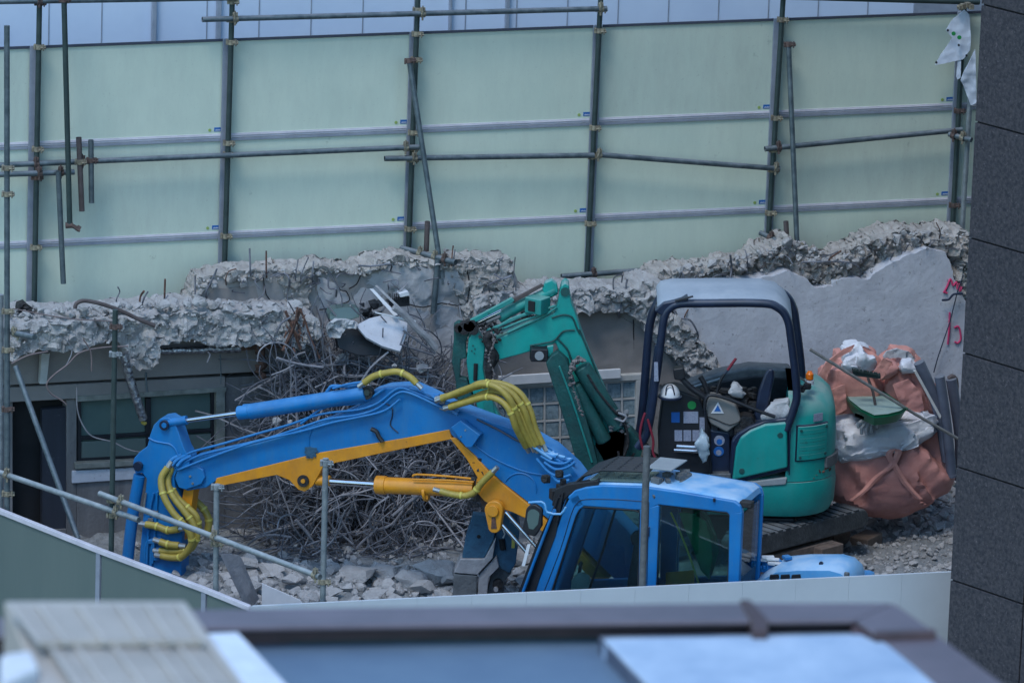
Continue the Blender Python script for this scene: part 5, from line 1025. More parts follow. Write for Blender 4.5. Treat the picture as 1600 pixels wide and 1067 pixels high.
# beacon and bracket
b = MB(); c = GN.at(1265, 588, -0.25); b.disc(c, (0, 0, 1), 0.038, 0.05, 16); b.disc(c + Vector((0, 0, 0.038)), (0, 0, 1), 0.038, 0.03, 16, 0.02); BC = link('beacon', b, 'orange_lens', GX, 'orange flashing beacon', ang=60)
b = MB(); b.disc(GN.at(1265, 597, -0.25), (0, 0, 1), 0.042, 0.04, 16); link('beacon_base', b, 'white', BC)
tb(GN, [(1246, 588), (1256, 594), (1262, 602)], -0.2, 0.01, 'beacon_bracket', 'steel', GX, 2)
b = MB()
for _ in range(8): b.box(GN.at(q.uniform(1248, 1262), q.uniform(600, 612), -0.15), .05, .06, .03, q.uniform(-1, 1))
link('bracket', b, 'black', GX, bev=0.004)
# ---------------- boom and arm
BW = 0.11
boomg = [(769, 566), (771, 552), (764, 540), (778, 529), (791, 523), (820, 510), (848, 497), (866, 489), (872, 472), (874, 458), (877, 447), (883, 442), (889, 446), (890, 460), (893, 474), (899, 490), (906, 512), (915, 538), (930, 576), (950, 622), (985, 690), (975, 735), (950, 735), (930, 700), (905, 640), (886, 590), (872, 545), (868, 536), (840, 546), (813, 554), (790, 560)]
sl(GB_, boomg, BW, 2 * BW, 'boom', 'green', GX, bev=0.014)
tb(GB_, [(862, 497), (880, 492), (894, 496), (901, 512), (906, 522)], BW + 0.01, 0.009, 'hydraulic_line', 'green_dark', GX); tb(GB_, [(828, 540), (850, 536), (866, 532), (880, 518), (898, 516)], BW + 0.01, 0.009, 'hydraulic_line', 'green_dark', GX)
tb(GB_, [(872, 530), (886, 545), (892, 560), (898, 575)], BW + 0.01, 0.010, 'hydraulic_line', 'green_dark', GX)
tb(GB_, [(905, 515), (922, 555), (942, 606)], BW + 0.006, 0.010, 'boom_edge', 'green_dark', GX)
tb(GB_, [(880, 468), (886, 500), (904, 512)], BW - 0.02, 0.012, 'hydraulic_line', 'green_dark', GX)
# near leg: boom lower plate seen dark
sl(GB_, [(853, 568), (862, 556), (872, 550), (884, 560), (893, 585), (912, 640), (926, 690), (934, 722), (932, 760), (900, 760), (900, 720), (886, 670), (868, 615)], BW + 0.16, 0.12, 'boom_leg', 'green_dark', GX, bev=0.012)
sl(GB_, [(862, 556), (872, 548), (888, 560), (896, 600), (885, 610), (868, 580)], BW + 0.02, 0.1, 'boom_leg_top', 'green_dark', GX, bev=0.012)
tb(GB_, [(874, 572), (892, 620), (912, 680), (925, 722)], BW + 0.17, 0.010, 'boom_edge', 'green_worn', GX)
# boom cylinder under its rock guard
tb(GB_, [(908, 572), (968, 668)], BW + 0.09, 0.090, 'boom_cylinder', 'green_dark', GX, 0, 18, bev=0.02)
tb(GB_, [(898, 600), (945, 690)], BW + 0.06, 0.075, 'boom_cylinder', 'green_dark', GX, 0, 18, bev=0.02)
b = MB(); q = random.Random(21)
for i in range(60):
    t = i / 60; x = 893 + 24 * abs(math.sin(t * 3.1)) * 0 ; P = [(893, 600), (893, 580), (898, 568), (906, 560), (913, 563)]
    k = min(3, int(t * 4)); f = t * 4 - k; x = P[k][0] + (P[k + 1][0] - P[k][0]) * f; y = P[k][1] + (P[k + 1][1] - P[k][1]) * f
    b.rock(GB_.at(x + q.uniform(-3, 3), y + q.uniform(-3, 3), BW + 0.16 + q.uniform(-.03, .03)), q.uniform(0.014, 0.032), q)
for i in range(60):
    t = i / 60; b.rock(GB_.at(893 + 18 * t + q.uniform(-2, 2), 600 + 50 * t, BW + 0.15), q.uniform(0.01, 0.022), q)
link('mud_crust', b, 'rock_guard', GX)
for i in range(6):
    tb(GB_, [(918 + i, 585 + i * 4), (935 + i * 2, 612 + i * 3), (958 + i * 2, 640 + i * 3), (974 + i, 655 + i * 4), (982 - i, 690), (975, 712)], [BW + 0.19 - i * 0.03] * 6, 0.011, 'hose', 'grease', GX)
b = MB()
for i in range(26): b.rock(GB_.at(q.uniform(950, 982), q.uniform(640, 680), BW + 0.15), q.uniform(0.015, 0.045), q)
link('fittings', b, 'steel', GX)
tb(GB_, [(962, 654), (974, 658), (978, 650), (966, 645)], BW + 0.2, 0.012, 'shackle', 'steel_pale', GX)
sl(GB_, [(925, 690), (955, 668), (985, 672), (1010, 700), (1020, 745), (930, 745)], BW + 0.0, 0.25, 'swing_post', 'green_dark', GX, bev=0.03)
for k in range(16):
    x = q.uniform(965, 1050); tb(GB_, [(x, q.uniform(690, 715)), (x + q.uniform(-14, 14), q.uniform(715, 730)), (x + q.uniform(-22, 22), q.uniform(728, 745))], q.uniform(0.1, 0.4), 0.012, 'hose', 'grease' if k % 4 else 'fitting', GX)
# arm cylinder and plate on top of the boom
tb(GB_, [(779, 497), (800, 484), (868, 452)], 0.0, 0.056, 'arm_cylinder', 'green_worn', GX, 0, 18, bev=0.01)
tb(GB_, [(738, 508), (784, 486)], 0.0, 0.026, 'cylinder_rod', 'chrome', GX, 0, 12); tb(GB_, [(738, 514), (782, 494)], 0.07, 0.018, 'cylinder_rod', 'steel', GX, 0, 10)
sl(GB_, [(730, 503), (799, 466), (804, 470), (800, 474), (733, 509)], 0.10, 0.06, 'guard_strip', 'green_worn', GX, bev=0.006)
sl(GB_, [(798, 469), (846, 444), (850, 447), (803, 474)], 0.06, 0.04, 'guard_strip', 'pipe_brown', GX, bev=0.005)
sl(GB_, [(847, 452), (852, 442), (862, 438), (870, 444), (872, 456), (862, 464), (852, 462)], 0.05, 0.10, 'cylinder_eye', 'green', GX, bev=0.01)
b = MB(); b.disc(GB_.at(883, 456, BW + 0.005), GB_.n, 0.045, 0.02, 16); link('pin', b, 'green_dark', GX)
b = MB(); p0 = GB_.at(840, 476, 0.12); b.box(p0, 0.19, 0.18, 0.16, R(-32)); link('junction_box', b, 'green_worn', GX, bev=0.012)
b = MB(); b.box(GB_.at(832, 478, 0.185), 0.07, 0.05, 0.10, R(-32)); link('box_opening', b, 'void', GX)
for P in ([(760, 516), (790, 505), (815, 494), (842, 486), (868, 478)], [(756, 526), (790, 512), (820, 500), (846, 492)], [(792, 520), (818, 508), (846, 496), (870, 480)], [(764, 520), (796, 500), (822, 490)]): tb(GB_, P, BW + 0.01, 0.013, 'hydraulic_line', 'green_worn', GX)
b = MB()
for i in range(30): b.rock(GB_.at(q.uniform(750, 790), q.uniform(505, 535), BW + 0.02), q.uniform(0.012, 0.035), q)
for i in range(26): b.rock(GB_.at(q.uniform(780, 866), 0 + 500 - 0 - (0), BW - 0.05), 0.001, q)
link('pipe_fittings', b, 'grease', GX)
tb(GB_, [(768, 520), (760, 528), (764, 540), (770, 552), (768, 566), (764, 580), (768, 600)], BW + 0.04, 0.040, 'hose_bundle', 'grease', GX, 3, 12); tb(GB_, [(772, 525), (766, 540), (776, 556), (770, 570), (760, 580)], BW + 0.02, 0.028, 'hose_bundle', 'grease', GX, 3, 12)
b = MB()
for i in range(30): t = i / 30; b.rock(GB_.at(768 + 4 * math.sin(t * 9), 520 + 75 * t, BW + 0.07), q.uniform(0.01, 0.024), q)
link('mud_crust', b, 'rock_guard', GX)
armg = [(732, 530), (738, 520), (746, 516), (752, 528), (759, 540), (757, 552), (755, 575), (759, 600), (768, 625), (782, 655), (800, 700), (810, 740), (770, 740), (752, 660), (741, 620), (733, 598), (729, 566)]
sl(GB_, armg, 0.10, 0.17, 'arm', 'green', GX, bev=0.014)
b = MB(); b.tube([GB_.at(743.5, 568, 0.108), GB_.at(742.5, 594, 0.108)], 0.020, 12); link('slot', b, 'void', GX)
for (x, y) in ((739, 540), (742, 545), (737, 548), (741, 552)): b = MB(); b.disc(GB_.at(x, y, 0.105), GB_.n, 0.008, 0.01, 8); link('bolt', b, 'green_dark', GX)
sl(GB_, [(709, 508), (716, 503), (732, 506), (734, 520), (728, 535), (729, 560), (720, 562), (719, 590), (730, 592), (738, 616), (742, 650), (750, 690), (730, 690), (716, 640), (713, 600), (706, 565), (709, 530)], 0.06, 0.10, 'bucket_link', 'green_dark', GX, bev=0.012)
sl(GB_, [(758, 600), (766, 600), (772, 640), (782, 700), (765, 700), (756, 640)], 0.14, 0.06, 'arm_rib', 'green_worn', GX, bev=0.01)
b = MB()
for (x, y, r) in ((725, 512, .06), (733, 508, .055), (740, 514, .05), (716, 512, .04), (738, 505, .04)): b.disc(GB_.at(x, y, 0.08), GB_.n, r, 0.10, 14)
link('linkage_pins', b, 'grease', GX)
sl(GB_, [(712, 600), (735, 598), (742, 620), (730, 650), (716, 640)], 0.0, 0.12, 'bucket_link', 'green_dark', GX)
# work lamp
LB = GB_.at(842, 553, 0.17); b = MB(); b.box(LB, 0.17, 0.13, 0.13, 0.1); WL = link('work_lamp', b, 'black', GX, bev=0.012)
b = MB(); b.disc(LB + Vector((0.005, -0.068, 0)), (0, -1, 0), 0.045, 0.012, 18); link('lens', b, 'dusty', WL)
sl(GB_, [(855, 542), (865, 540), (863, 566), (857, 566)], BW + 0.05, 0.1, 'lamp_bracket', 'green', GX, bev=0.006)
# tracks and undercarriage
for off in (0.0,):
    for (xa, ya, xb, yb) in ((1192, 855, 1340, 798),):
        a = g(xa, ya - 10, GZ + 0.42); c = g(xb, yb + 8, GZ + 0.42)
        a = a + (a - c).normalized() * 0.45
        t = (c - a).normalized(); L = (c - a).length; n = Vector((t.y, -t.x, 0)); mid_ = (a + c) / 2
        for sgn in (0, 1):
            cc = mid_ + (Vector((-1.05, 0.2, 0)) if sgn else Vector((0, 0, 0))); prof = []
            hh = 0.10
            for (cx, a0, a1) in ((-L / 2 + hh, 90, 270), (L / 2 - hh, -90, 90)):
                for i in range(9): an = R(a0 + (a1 - a0) * i / 8); prof.append(cc + t * (cx + hh * math.cos(an)) + Vector((0, 0, hh * math.sin(an) + 0.02)))
            b = MB(); b.prism([p - n * 0.15 for p in prof], n * 0.3); 
            tr = link('track', b, 'track', GX, bev=0.02)
            b = MB(); k = 0; s_ = -L / 2 + 0.1
            while s_ < L / 2 - 0.1:
                b.box(cc + t * s_ + Vector((0, 0, 0.123)), 0.07, 0.30, 0.022, math.atan2(t.y, t.x))
                s_ += 0.11
            link('tread', b, 'track', tr, bev=0.005, seg=1)
b = MB(); b.box(Vector((GX.location.x - 0.1, 0.1, zy(815) - 0.12)), 0.9, 0.8, 0.26); link('turntable', b, 'black', GX, bev=0.04)
# ================================================================= DEBRIS, BAGS AND SMALL THINGS
def sheet(name, pts, th, m, parent=None, pl=WALL, dirv=None, **k):     # pts: (px, py, off)
    P = [pl.at(x, y, o) for x, y, o in pts]; b = MB(); b.prism(P, dirv if dirv is not None else -pl.n * th); return link(name, b, m, parent, **k)
def blob(poly, pl, off, depth, amp=0.02, freq=5, nz=26, na=36, seed=0, fold=0.0, power=0.55, flat=0.0):
    P = [pl.uz(pl.at(x, y, off)) for x, y in poly]; z0 = min(p[1] for p in P); z1 = max(p[1] for p in P); rings = []
    sd = Vector((seed * 5.1, seed * 2.3, 0))
    for i in range(nz + 1):
        t = i / nz; z = z0 + (z1 - z0) * (0.5 - 0.5 * math.cos(math.pi * min(0.985, max(0.015, t))))
        xs = []
        for k in range(len(P)):
            a, c = P[k], P[(k + 1) % len(P)]
            if (a[1] > z) != (c[1] > z): xs.append(a[0] + (c[0] - a[0]) * (z - a[1]) / (c[1] - a[1]))
        if len(xs) < 2: continue
        l, r = min(xs), max(xs); cu = (l + r) / 2; hw = (r - l) / 2; tz = (z - z0) / (z1 - z0)
        dd = depth * (max(0.02, math.sin(math.pi * tz)) ** 0.42 if flat == 0 else (1 - flat * tz)); ring_ = []
        for j in range(na):
            a = 2 * math.pi * j / na; ca, sa = math.cos(a), math.sin(a)
            x = hw * math.copysign(abs(ca) ** power, ca); y = dd / 2 * math.copysign(abs(sa) ** power, sa)
            q = Vector((cu + x, y, z)) * freq + sd; h = noise.fractal(q, 0.8, 2.2, 4) * amp
            if fold: h += fold * ((0.22 - abs(noise.noise(Vector(((cu + x) * 4.5 + z * 3, y * 3, z * 1.3)) + sd))) * 1.8 + 0.45 * (0.22 - abs(noise.noise(Vector(((cu + x) * 9 - z * 4, y * 6, z * 5)) + sd * 2))) * 0.9)
            k_ = 1 + h / max(0.05, hw)
            ring_.append(pl.pt(cu + x * k_, z + 0.5 * h, off - dd * 0.0 + (-y) * (1 + h / max(.05, dd / 2))))
        rings.append(ring_)
    b = MB(); b.loft(rings); return b
# ---- tangled rebar pile
q = random.Random(99)
TP = [(402, 830), (408, 760), (420, 700), (428, 640), (440, 590), (460, 555), (500, 535), (560, 545), (640, 555), (690, 585), (715, 620), (745, 650), (748, 760), (742, 850), (700, 884), (600, 880), (500, 880), (430, 860)]
def strand(b, x, y, depthf, L, r, curl):
    off = 0.14 + depthf * (0.35 + 0.9 * (y - 545) / 330.0)
    p = WALL.at(x, y, off); d = (WALL.t * q.uniform(-1, 1) + Vector((0, 0, q.uniform(-1, 1))) + WALL.n * q.uniform(-0.35, 0.35)).normalized(); pts = [p]; n = q.randint(3, 6); ax = (WALL.n + Vector((q.uniform(-.4, .4), q.uniform(-.4, .4), q.uniform(-.4, .4)))).normalized(); c = q.uniform(-curl, curl)
    for i in range(n):
        d = Matrix.Rotation(c + q.uniform(-0.35, 0.35), 3, ax) @ d; pts.append(pts[-1] + d * L / n)
    for p_ in pts:
        lo = gz(p_.x, p_.y) + 0.02
        if p_.z < lo: p_.z = lo
    b.tube(pts, r, 5, smooth=3 if curl > 0.5 else 2)
def inpoly():
    while True:
        x, y = q.uniform(400, 750), q.uniform(545, 885)
        if poly_in(x, y, TP): return x, y
b = MB()
for k in range(2300): x, y = inpoly(); strand(b, x, y, q.random() ** 0.8, q.uniform(0.15, 0.95), q.uniform(0.003, 0.0075), 0.8 if q.random() < 0.55 else 0.25)
link('rebar_tangle', b, 'rebar', label='big grey tangled pile of cut reinforcing bars against the broken wall behind the blue boom', cat='rebar pile', kind='stuff')
b = MB()
for k in range(330): x, y = inpoly(); strand(b, x, y, q.uniform(0.7, 1.08), q.uniform(0.2, 1.0), q.uniform(0.005, 0.0115), 0.7 if q.random() < 0.4 else 0.2)
link('rebar_tangle', b, 'rebar_pale', label='paler thicker bars lying over the front of the tangled rebar pile', cat='rebar pile', kind='stuff')
def rod(P, off, r, m, label, name='rebar', cat='rebar', sm=5):
    offs = off if isinstance(off, (list, tuple)) else [off] * len(P); b = MB(); b.tube([WALL.at(x, y, o) for (x, y), o in zip(P, offs)], r, 8, smooth=sm); return link(name, b, m, label=label, cat=cat)
rod([(402, 565), (406, 548), (420, 537), (440, 536), (455, 545), (464, 560)], 0.75, 0.008, 'rebar_pale', 'pale bar bent in an arch at the upper left of the rebar pile')
rod([(432, 559), (455, 566), (480, 571), (505, 574)], 0.8, 0.013, 'rebar_pale', 'thick pale bar sticking out to the left near the top of the rebar pile')
rod([(424, 586), (445, 578), (462, 568)], 0.8, 0.009, 'rebar_pale', 'thin pale bar slanting below the thick one, upper left of the rebar pile')
rod([(400, 838), (430, 828), (466, 818)], 1.1, 0.013, 'rebar_pale', 'straight pale bar low at the left foot of the rebar pile')
rod([(462, 812), (480, 832), (488, 845), (505, 870), (528, 890)], 1.25, 0.016, 'rebar_pale', 'thick kinked pale bar running down to the broken chunks')
rod([(680, 834), (695, 860), (712, 885)], 1.2, 0.015, 'rebar_pale', 'short stout pale bar leaning left of the crusher attachment')
rod([(613, 806), (632, 790), (652, 774)], 1.2, 0.018, 'rebar_pale', 'stout straight bar under the yellow cylinder barrel')
rod([(562, 800), (585, 812), (600, 816), (640, 826)], 1.2, 0.011, 'rebar', 'long dark bar lying across the middle of the rebar pile')
rod([(520, 790), (535, 815), (548, 840), (556, 862)], 1.2, 0.012, 'rebar_pale', 'pale bar leaning steeply behind the galvanised post')
rod([(662, 925), (640, 900), (645, 882)], 1.3, 0.008, 'rebar_pale', 'thin wire standing out of the chunks at the foot of the pile')
# debris caught on top of the pile
sheet('concrete_slab', [(556, 508, .75), (577, 497, .72), (602, 491, .70), (637, 504, .70), (636, 520, .76), (625, 549, .90), (598, 541, .90), (572, 527, .88)], 0.04, 'plaster', dirv=Vector((0, 0.035, -0.03)), label='pale speckled broken slab lying tilted on top of the rebar pile', cat='slab', bev=0.004, seg=1)
b = rough_slab([(514, 508), (524, 499), (546, 500), (562, 506), (556, 512), (541, 514), (528, 528), (518, 530), (512, 520)], WALL, 0.80, 0.05, 0.02, 0.07, 0.02, 2, 41, 6); link('crumpled_sheet', b, 'cloth', label='crumpled white metal sheet left of the tilted slab', cat='metal sheet', flat=True)
sheet('plastic_tub', [(516, 490, .5), (520, 483, .45), (540, 480, .45), (562, 481, .45), (562, 496, .55), (548, 500, .55), (516, 500, .55)], 0.15, 'winglass', label='flat greenish cracked plastic tub above the crumpled white sheet', cat='tub', bev=0.01)
b = MB()
for _ in range(14): b.rock(WALL.at(q.uniform(564, 592), q.uniform(474, 500), 0.55), q.uniform(0.03, 0.09), q)
link('torn_membrane', b, 'black', label='black torn lumpy membrane beside the greenish tub', cat='membrane', flat=True)
b = MB()
for k in range(11): x = 608 + k * 2.9; b.tube([WALL.at(x, 458 + (k % 2), 0.5), WALL.at(x, 473, 0.5)], 0.005, 5)
b.prism(mp(WALL, 0.5, [(606, 471), (640, 464), (640, 478), (612, 480)]), -WALL.n * 0.08); link('fan_grille', b, 'black', label='small black comb like grille poking up behind the slab', cat='grille')
sheet('foam_block', [(624, 459, .55), (638, 455, .55), (640, 462, .55), (626, 465, .55)], 0.1, 'white', label='small white foam piece on the black grille', cat='foam', bev=0.005)
for pts, m, lb, wd in (([(578, 452, .62), (584, 452, .62), (622, 492, .75), (616, 494, .75)], 'white', 'flat pale lath leaning up to the left above the slab', 0.02), ([(586, 447, .60), (590, 446, .60), (630, 484, .72), (626, 486, .72)], 'steel_pale', 'narrow grey lath beside the flat pale lath', 0.015),
                   ([(585, 487, .80), (587, 490, .80), (650, 505, .85), (650, 501, .85)], 'white', 'thin white strip crossing over the slab', 0.015)):
    sheet('lath', pts, wd, m, label=lb, cat='lath', bev=0.002, seg=1)
rod([(615, 480), (632, 492), (650, 512), (668, 528), (681, 545)], 0.85, 0.034, 'steel_pale', 'pale curved pipe lying to the right of the tilted slab', 'bent_pipe', 'pipe')
b = MB()
for k in range(7): b.tube([WALL.at(632 + k * 7, 518 + k * 4, 0.8), WALL.at(626 + k * 8, 536 + k * 2.4, 0.85)], 0.007, 5)
b.tube([WALL.at(630, 516, 0.8), WALL.at(680, 552, 0.85)], 0.012, 6); b.tube([WALL.at(624, 538, 0.85), WALL.at(676, 554, 0.85)], 0.012, 6); link('wire_rack', b, 'rebar', label='grey wire rack bent under the curved pipe', cat='rack')
sheet('wedged_board', [(524, 520, .66), (556, 510, .62), (600, 545, .74), (620, 556, .74), (560, 556, .74), (530, 545, .74)], 0.1, 'black', label='black panel wedged beneath the tilted slab', cat='panel', bev=0.01)
b = MB()
for _ in range(40): b.rock(WALL.at(q.uniform(440, 475) , q.uniform(480, 550), 0.62 + q.uniform(-.05, .1)), q.uniform(0.01, 0.03), q, (0.5, 0.5, 2))
b.tube([WALL.at(442, 548, 0.66), WALL.at(455, 520, 0.66), WALL.at(470, 482, 0.66)], 0.02, 6, smooth=3); b.tube([WALL.at(470, 545, 0.66), WALL.at(458, 515, 0.66), WALL.at(446, 486, 0.66)], 0.015, 6, smooth=3)
link('rusty_mesh', b, 'rust', label='rust brown shredded mesh hanging at the right end of the broken eave slab', cat='rusty mesh', flat=True)
for i, P in enumerate([[(465, 480), (462, 500), (455, 520), (448, 535)], [(470, 485), (478, 505), (486, 530), (500, 560)], [(480, 520), (490, 545), (496, 570)], [(455, 495), (440, 505), (432, 520)]]):
    rod(P, 0.68, 0.011, 'rust' if i < 2 else 'rebar', ['rusty bar hanging straight down at the right end of the eave slab', 'rusty bar curving down right towards the rebar pile', 'grey bar hanging above the top of the pile', 'grey hooked bar under the right end of the eave slab'][i])
for k, (x, y, r) in enumerate(((532, 562, .10), (645, 842, .06), (700, 655, .05), (660, 575, .08), (545, 860, .09))):
    b = MB(); b.rock(WALL.at(x, y, [0.55, 1.2, 0.7, 0.7, 1.15][k]), r, q); link('concrete_chunk', b, 'rubble', label=['fist sized pale chunk at the top left of the rebar pile', 'small pale chunk held by wires in the middle of the pile', 'small chunk at the upper right of the rebar pile', 'grey chunk high in the rebar pile under the wire rack', 'grey chunk just left above the two biggest ones'][k], cat='concrete chunk', group='broken concrete chunks', flat=True)
# chunks on the rubble floor
def chunk(x, y, r, sq=(1, 1, 1)):
    p = g(x, y, GZ + 0.10); vs, fs = q.choice(ROCKS); b = MB(); me = bmesh.new()
    V_ = [me.verts.new(v * r) for v in vs]; 
    for f in fs:
        try: me.faces.new([V_[i] for i in f])
        except Exception: pass
    bmesh.ops.triangulate(me, faces=me.faces[:]); bmesh.ops.subdivide_edges(me, edges=me.edges[:], cuts=3, use_grid_fill=True)
    s_ = q.uniform(0, 50); e = Matrix.Rotation(q.uniform(0, 6.28), 3, 'Z')
    me.verts.index_update(); P_ = []
    for v in me.verts:
        c = e @ v.co; h = noise.fractal(c * (3.2 / r * 0.35) + Vector((s_, 0, 0)), 0.7, 2.1, 5); c = c * (1 + 0.16 * h); P_.append(p + Vector((c.x * sq[0], c.y * sq[1], c.z * sq[2])))
    b.add(P_, [[v.index for v in f.verts] for f in me.faces]); me.free(); return b
CH = [(562, 898, .23, 'big square grey chunk below the rebar pile, just right of the galvanised post'), (606, 892, .18, 'rounded pale chunk right of the big square chunk'), (640, 905, .15, 'grey chunk between the pale chunk and the long ragged ridge'), (683, 893, .22, 'large ragged chunk left of the crusher attachment'), (660, 915, .12, 'low chunk in front of the large ragged chunk'),
      (705, 905, .11, 'chunk touching the crusher attachment'), (490, 930, .14, 'chunk at the foot of the galvanised post'), (520, 925, .10, 'small chunk right of the post foot'), (585, 930, .15, 'flat chunk in front of the big square chunk'), (455, 905, .10, 'dark chunk left of the post'), (420, 890, .14, 'dark chunk under the lower end of the handrail'),
      (380, 880, .15, 'dark chunk right of the short upright'), (440, 935, .09, 'small chunk behind the white triangular sheet'), (620, 935, .10, 'small chunk by the hoarding edge, in front of the pale rounded chunk'), (690, 928, .10, 'small chunk beside the crusher jaw'), (812, 870, .16, 'chunk between the crusher attachment and the cab guard'), (820, 905, .12, 'chunk low beside the cab guard'), (400, 915, .12, 'chunk beside the leaning plank'),
      (1437, 785, .08, 'small chunk at the bag bottom, by the strap end'), (1472, 772, .13, 'pale chunk under the open grey pipe'), (1485, 790, .09, 'angular chunk next to the granite wall'), (1455, 800, .06, 'small stone between bag and granite wall'), (1395, 815, .06, 'small stone in front of the big bag bottom'), (1420, 812, .07, 'round stone in front of the big bag'), (1345, 600, .001, '')]
for x, y, r, lb in CH:
    if lb: link('concrete_chunk', chunk(x, y, r, (1.15, 1, 0.9)), 'rubble', label=lb, cat='concrete chunk', group='broken concrete chunks', ang=22)
b = MB()
def scat(n, X0, X1, Y0, Y1, r0, r1):
    for _ in range(n):
        x, y = q.uniform(X0, X1), q.uniform(Y0, Y1); r = r0 + (r1 - r0) * q.random() ** 4; b.rock((x, y, gz(x, y) + r * 0.25), r, q)
scat(2600, 3.0, 4.5, -2.2, 2.6, 0.010, 0.055); scat(1500, -3.6, 0.4, -2.4, 0.4, 0.012, 0.075); scat(300, 3.4, 4.6, 1.0, 2.6, 0.03, 0.11); scat(420, -3.0, 0.3, -2.2, -0.6, 0.03, 0.12); scat(300, 0.4, 3.2, -1.6, 0.6, 0.02, 0.09)
for _ in range(60): x, y = inpoly(); b.rock(WALL.at(x, y, q.uniform(0.5, 0.9) + 0.4 * (y - 545) / 330), q.uniform(0.015, 0.06), q)
link('rubble', b, 'rubble', label='loose crushed concrete rubble strewn over the site floor', cat='rubble', kind='stuff', flat=True)
b = MB(); b.prism([g(343, 864, -1.55), g(374, 866, -1.6), g(402, 930, -2.05), g(384, 950, -2.1)], Vector((0.02, 0.05, -0.05))); link('concrete_plank', b, 'steel_pale', label='grey slab plank leaning in the rubble right of the short galvanised upright', cat='plank', bev=0.006)
SP = Plane(0, -2.3, 0); b = MB(); b.prism(mp(SP, 0, [(409, 911), (448, 928), (470, 938), (482, 960), (409, 965)]), (0, 0.02, 0)); link('white_sheet', b, 'white', label='white triangular sheet corner sticking up behind the hoardings, left of centre', cat='sheet', bev=0.003)
# ---- hanging things at the left
b = MB(); b.tube([WALL.at(x, y, 0.66) for x, y in ((193, 552), (199, 575), (205, 598), (214, 625), (224, 655))], 0.044, 14, smooth=5); FD = link('foil_duct', b, 'foil', label='foil wrapped pipe hanging down from the broken eave in front of the window', cat='duct')
b = MB(); b.rock(WALL.at(225, 660, 0.66), 0.04, q, (1, 1, 1)); link('foam_lining', b, 'hose', FD)
rod([(117, 482), (120, 474), (132, 470), (155, 474), (185, 484), (215, 498), (242, 509)], 0.74, 0.020, 'pipe_brown', 'purple brown bent conduit arched over the top of the eave slab', 'bent_conduit', 'conduit')
CBL = [([(20, 482), (60, 490), (110, 498), (175, 502)], .9, .006, 'thin brown wire stretched across the eave slab to the dark upright'), ([(18, 568), (45, 555), (75, 549)], .74, .008, 'pale brown cable curving out at the left end of the eave slab'), ([(200, 541), (160, 543), (125, 551), (105, 570), (85, 585), (73, 600), (80, 615), (96, 625), (104, 632)], .74, .008, 'long brown cable looping down beneath the eave slab'),
       ([(100, 527), (110, 540), (112, 552), (104, 570)], .74, .006, 'thin short cable hanging from the middle of the left eave'), ([(130, 530), (140, 545), (143, 560), (143, 580)], .76, .007, 'brown cable end hanging left of the dark upright'), ([(120, 605), (121, 640), (130, 665), (145, 682), (175, 690), (200, 702), (228, 708)], .5, .007, 'pale cable drooping across the window'), ([(228, 582), (228, 595), (230, 612)], .5, .012, 'short blue grey hanger above the window'), ([(344, 553), (345, 575), (345, 600)], .4, .006, 'straight dark wire at the upper right corner of the window'),
       ([(325, 550), (328, 555), (324, 566)], .5, .008, 'short pale wire below the foil pipe')]
for P, o, r, lb in CBL: rod(P, o, r, 'cable' if 'brown' in lb else ('pipe' if 'blue' in lb or 'dark' in lb else 'rebar_pale'), lb, 'cable', 'cable')
rod([(1505, 430), (1495, 460), (1485, 500), (1475, 530), (1465, 560), (1459, 582)], 0.24, 0.006, 'navy', 'thin dark cable hanging over the plastered wall by the red marks', 'cable', 'cable')
rod([(1472, 469), (1482, 468), (1490, 460), (1504, 459)], 0.24, 0.012, 'navy', 'thick dark cable end sticking out of the wall by the granite', 'cable', 'cable')
b = rough_slab([(26, 492), (30, 475), (38, 471), (50, 482), (52, 488), (44, 492)], WALL, 0.35, 0.1, 0.02, 0.05, 0.02, 2, 51, 6); link('black_bag', b, 'grease', label='black torn plastic sheet lump on the left end of the eave slab', cat='plastic sheet', flat=True)
# ---- tarp, top right
TA = Plane(FEN.at(1500, 60, 0.3).x, FEN.at(1500, 60, 0.3).y, 0)
b = rough_slab([(1507, 16), (1515, 24), (1517, 60), (1516, 78), (1505, 93), (1480, 98), (1461, 102), (1470, 86), (1480, 72), (1488, 60), (1478, 48), (1488, 32)], TA, 0.0, 0.02, 0.012, 0.05, 0.004, 1, 61, 1.6); TR = link('tarpaulin', b, 'tarp', label='upper white tarpaulin corner hanging above the right end of the hoarding', cat='tarpaulin', ang=50)
for x, y in ((1490, 53), (1499, 59)):
    b = MB(); b.disc(TA.at(x, y, 0.07), TA.n, 0.022, 0.006, 12); b.disc(TA.at(x + 1.5, y, 0.075), TA.n, 0.012, 0.006, 10); link('printed_mark', b, 'sticker_green', TR)
for x, y in ((1481, 48), (1463, 98), (1510, 87), (1498, 71)): b = MB(); b.disc(TA.at(x, y, 0.06), TA.n, 0.012, 0.02, 10); link('eyelet', b, 'black', TR)
b = rough_slab([(1524, 76), (1526, 160), (1517, 166), (1511, 150), (1506, 135), (1501, 126), (1506, 112), (1514, 98)], TA, 0.05, 0.02, 0.012, 0.05, 0.004, 1, 62, 1.8); link('tarpaulin', b, 'tarp', label='lower white tarpaulin fold bulging beside the granite edge', cat='tarpaulin', ang=50)
b = rough_slab([(1497, 93), (1502, 92), (1501, 122), (1496, 125), (1494, 120)], TA, 0.0, 0.02, 0.012, 0.02, 0.004, 1, 63, 3.5); link('tarpaulin', b, 'tarp', label='narrow strip of white tarpaulin below the upper corner', cat='tarpaulin')
b = MB()
for x, y in ((1505, 10), (1512, 8), (1501, 12), (1517, 11)): b.box(TA.at(x, y, 0.05), 0.05, 0.06, 0.05, 0.4)
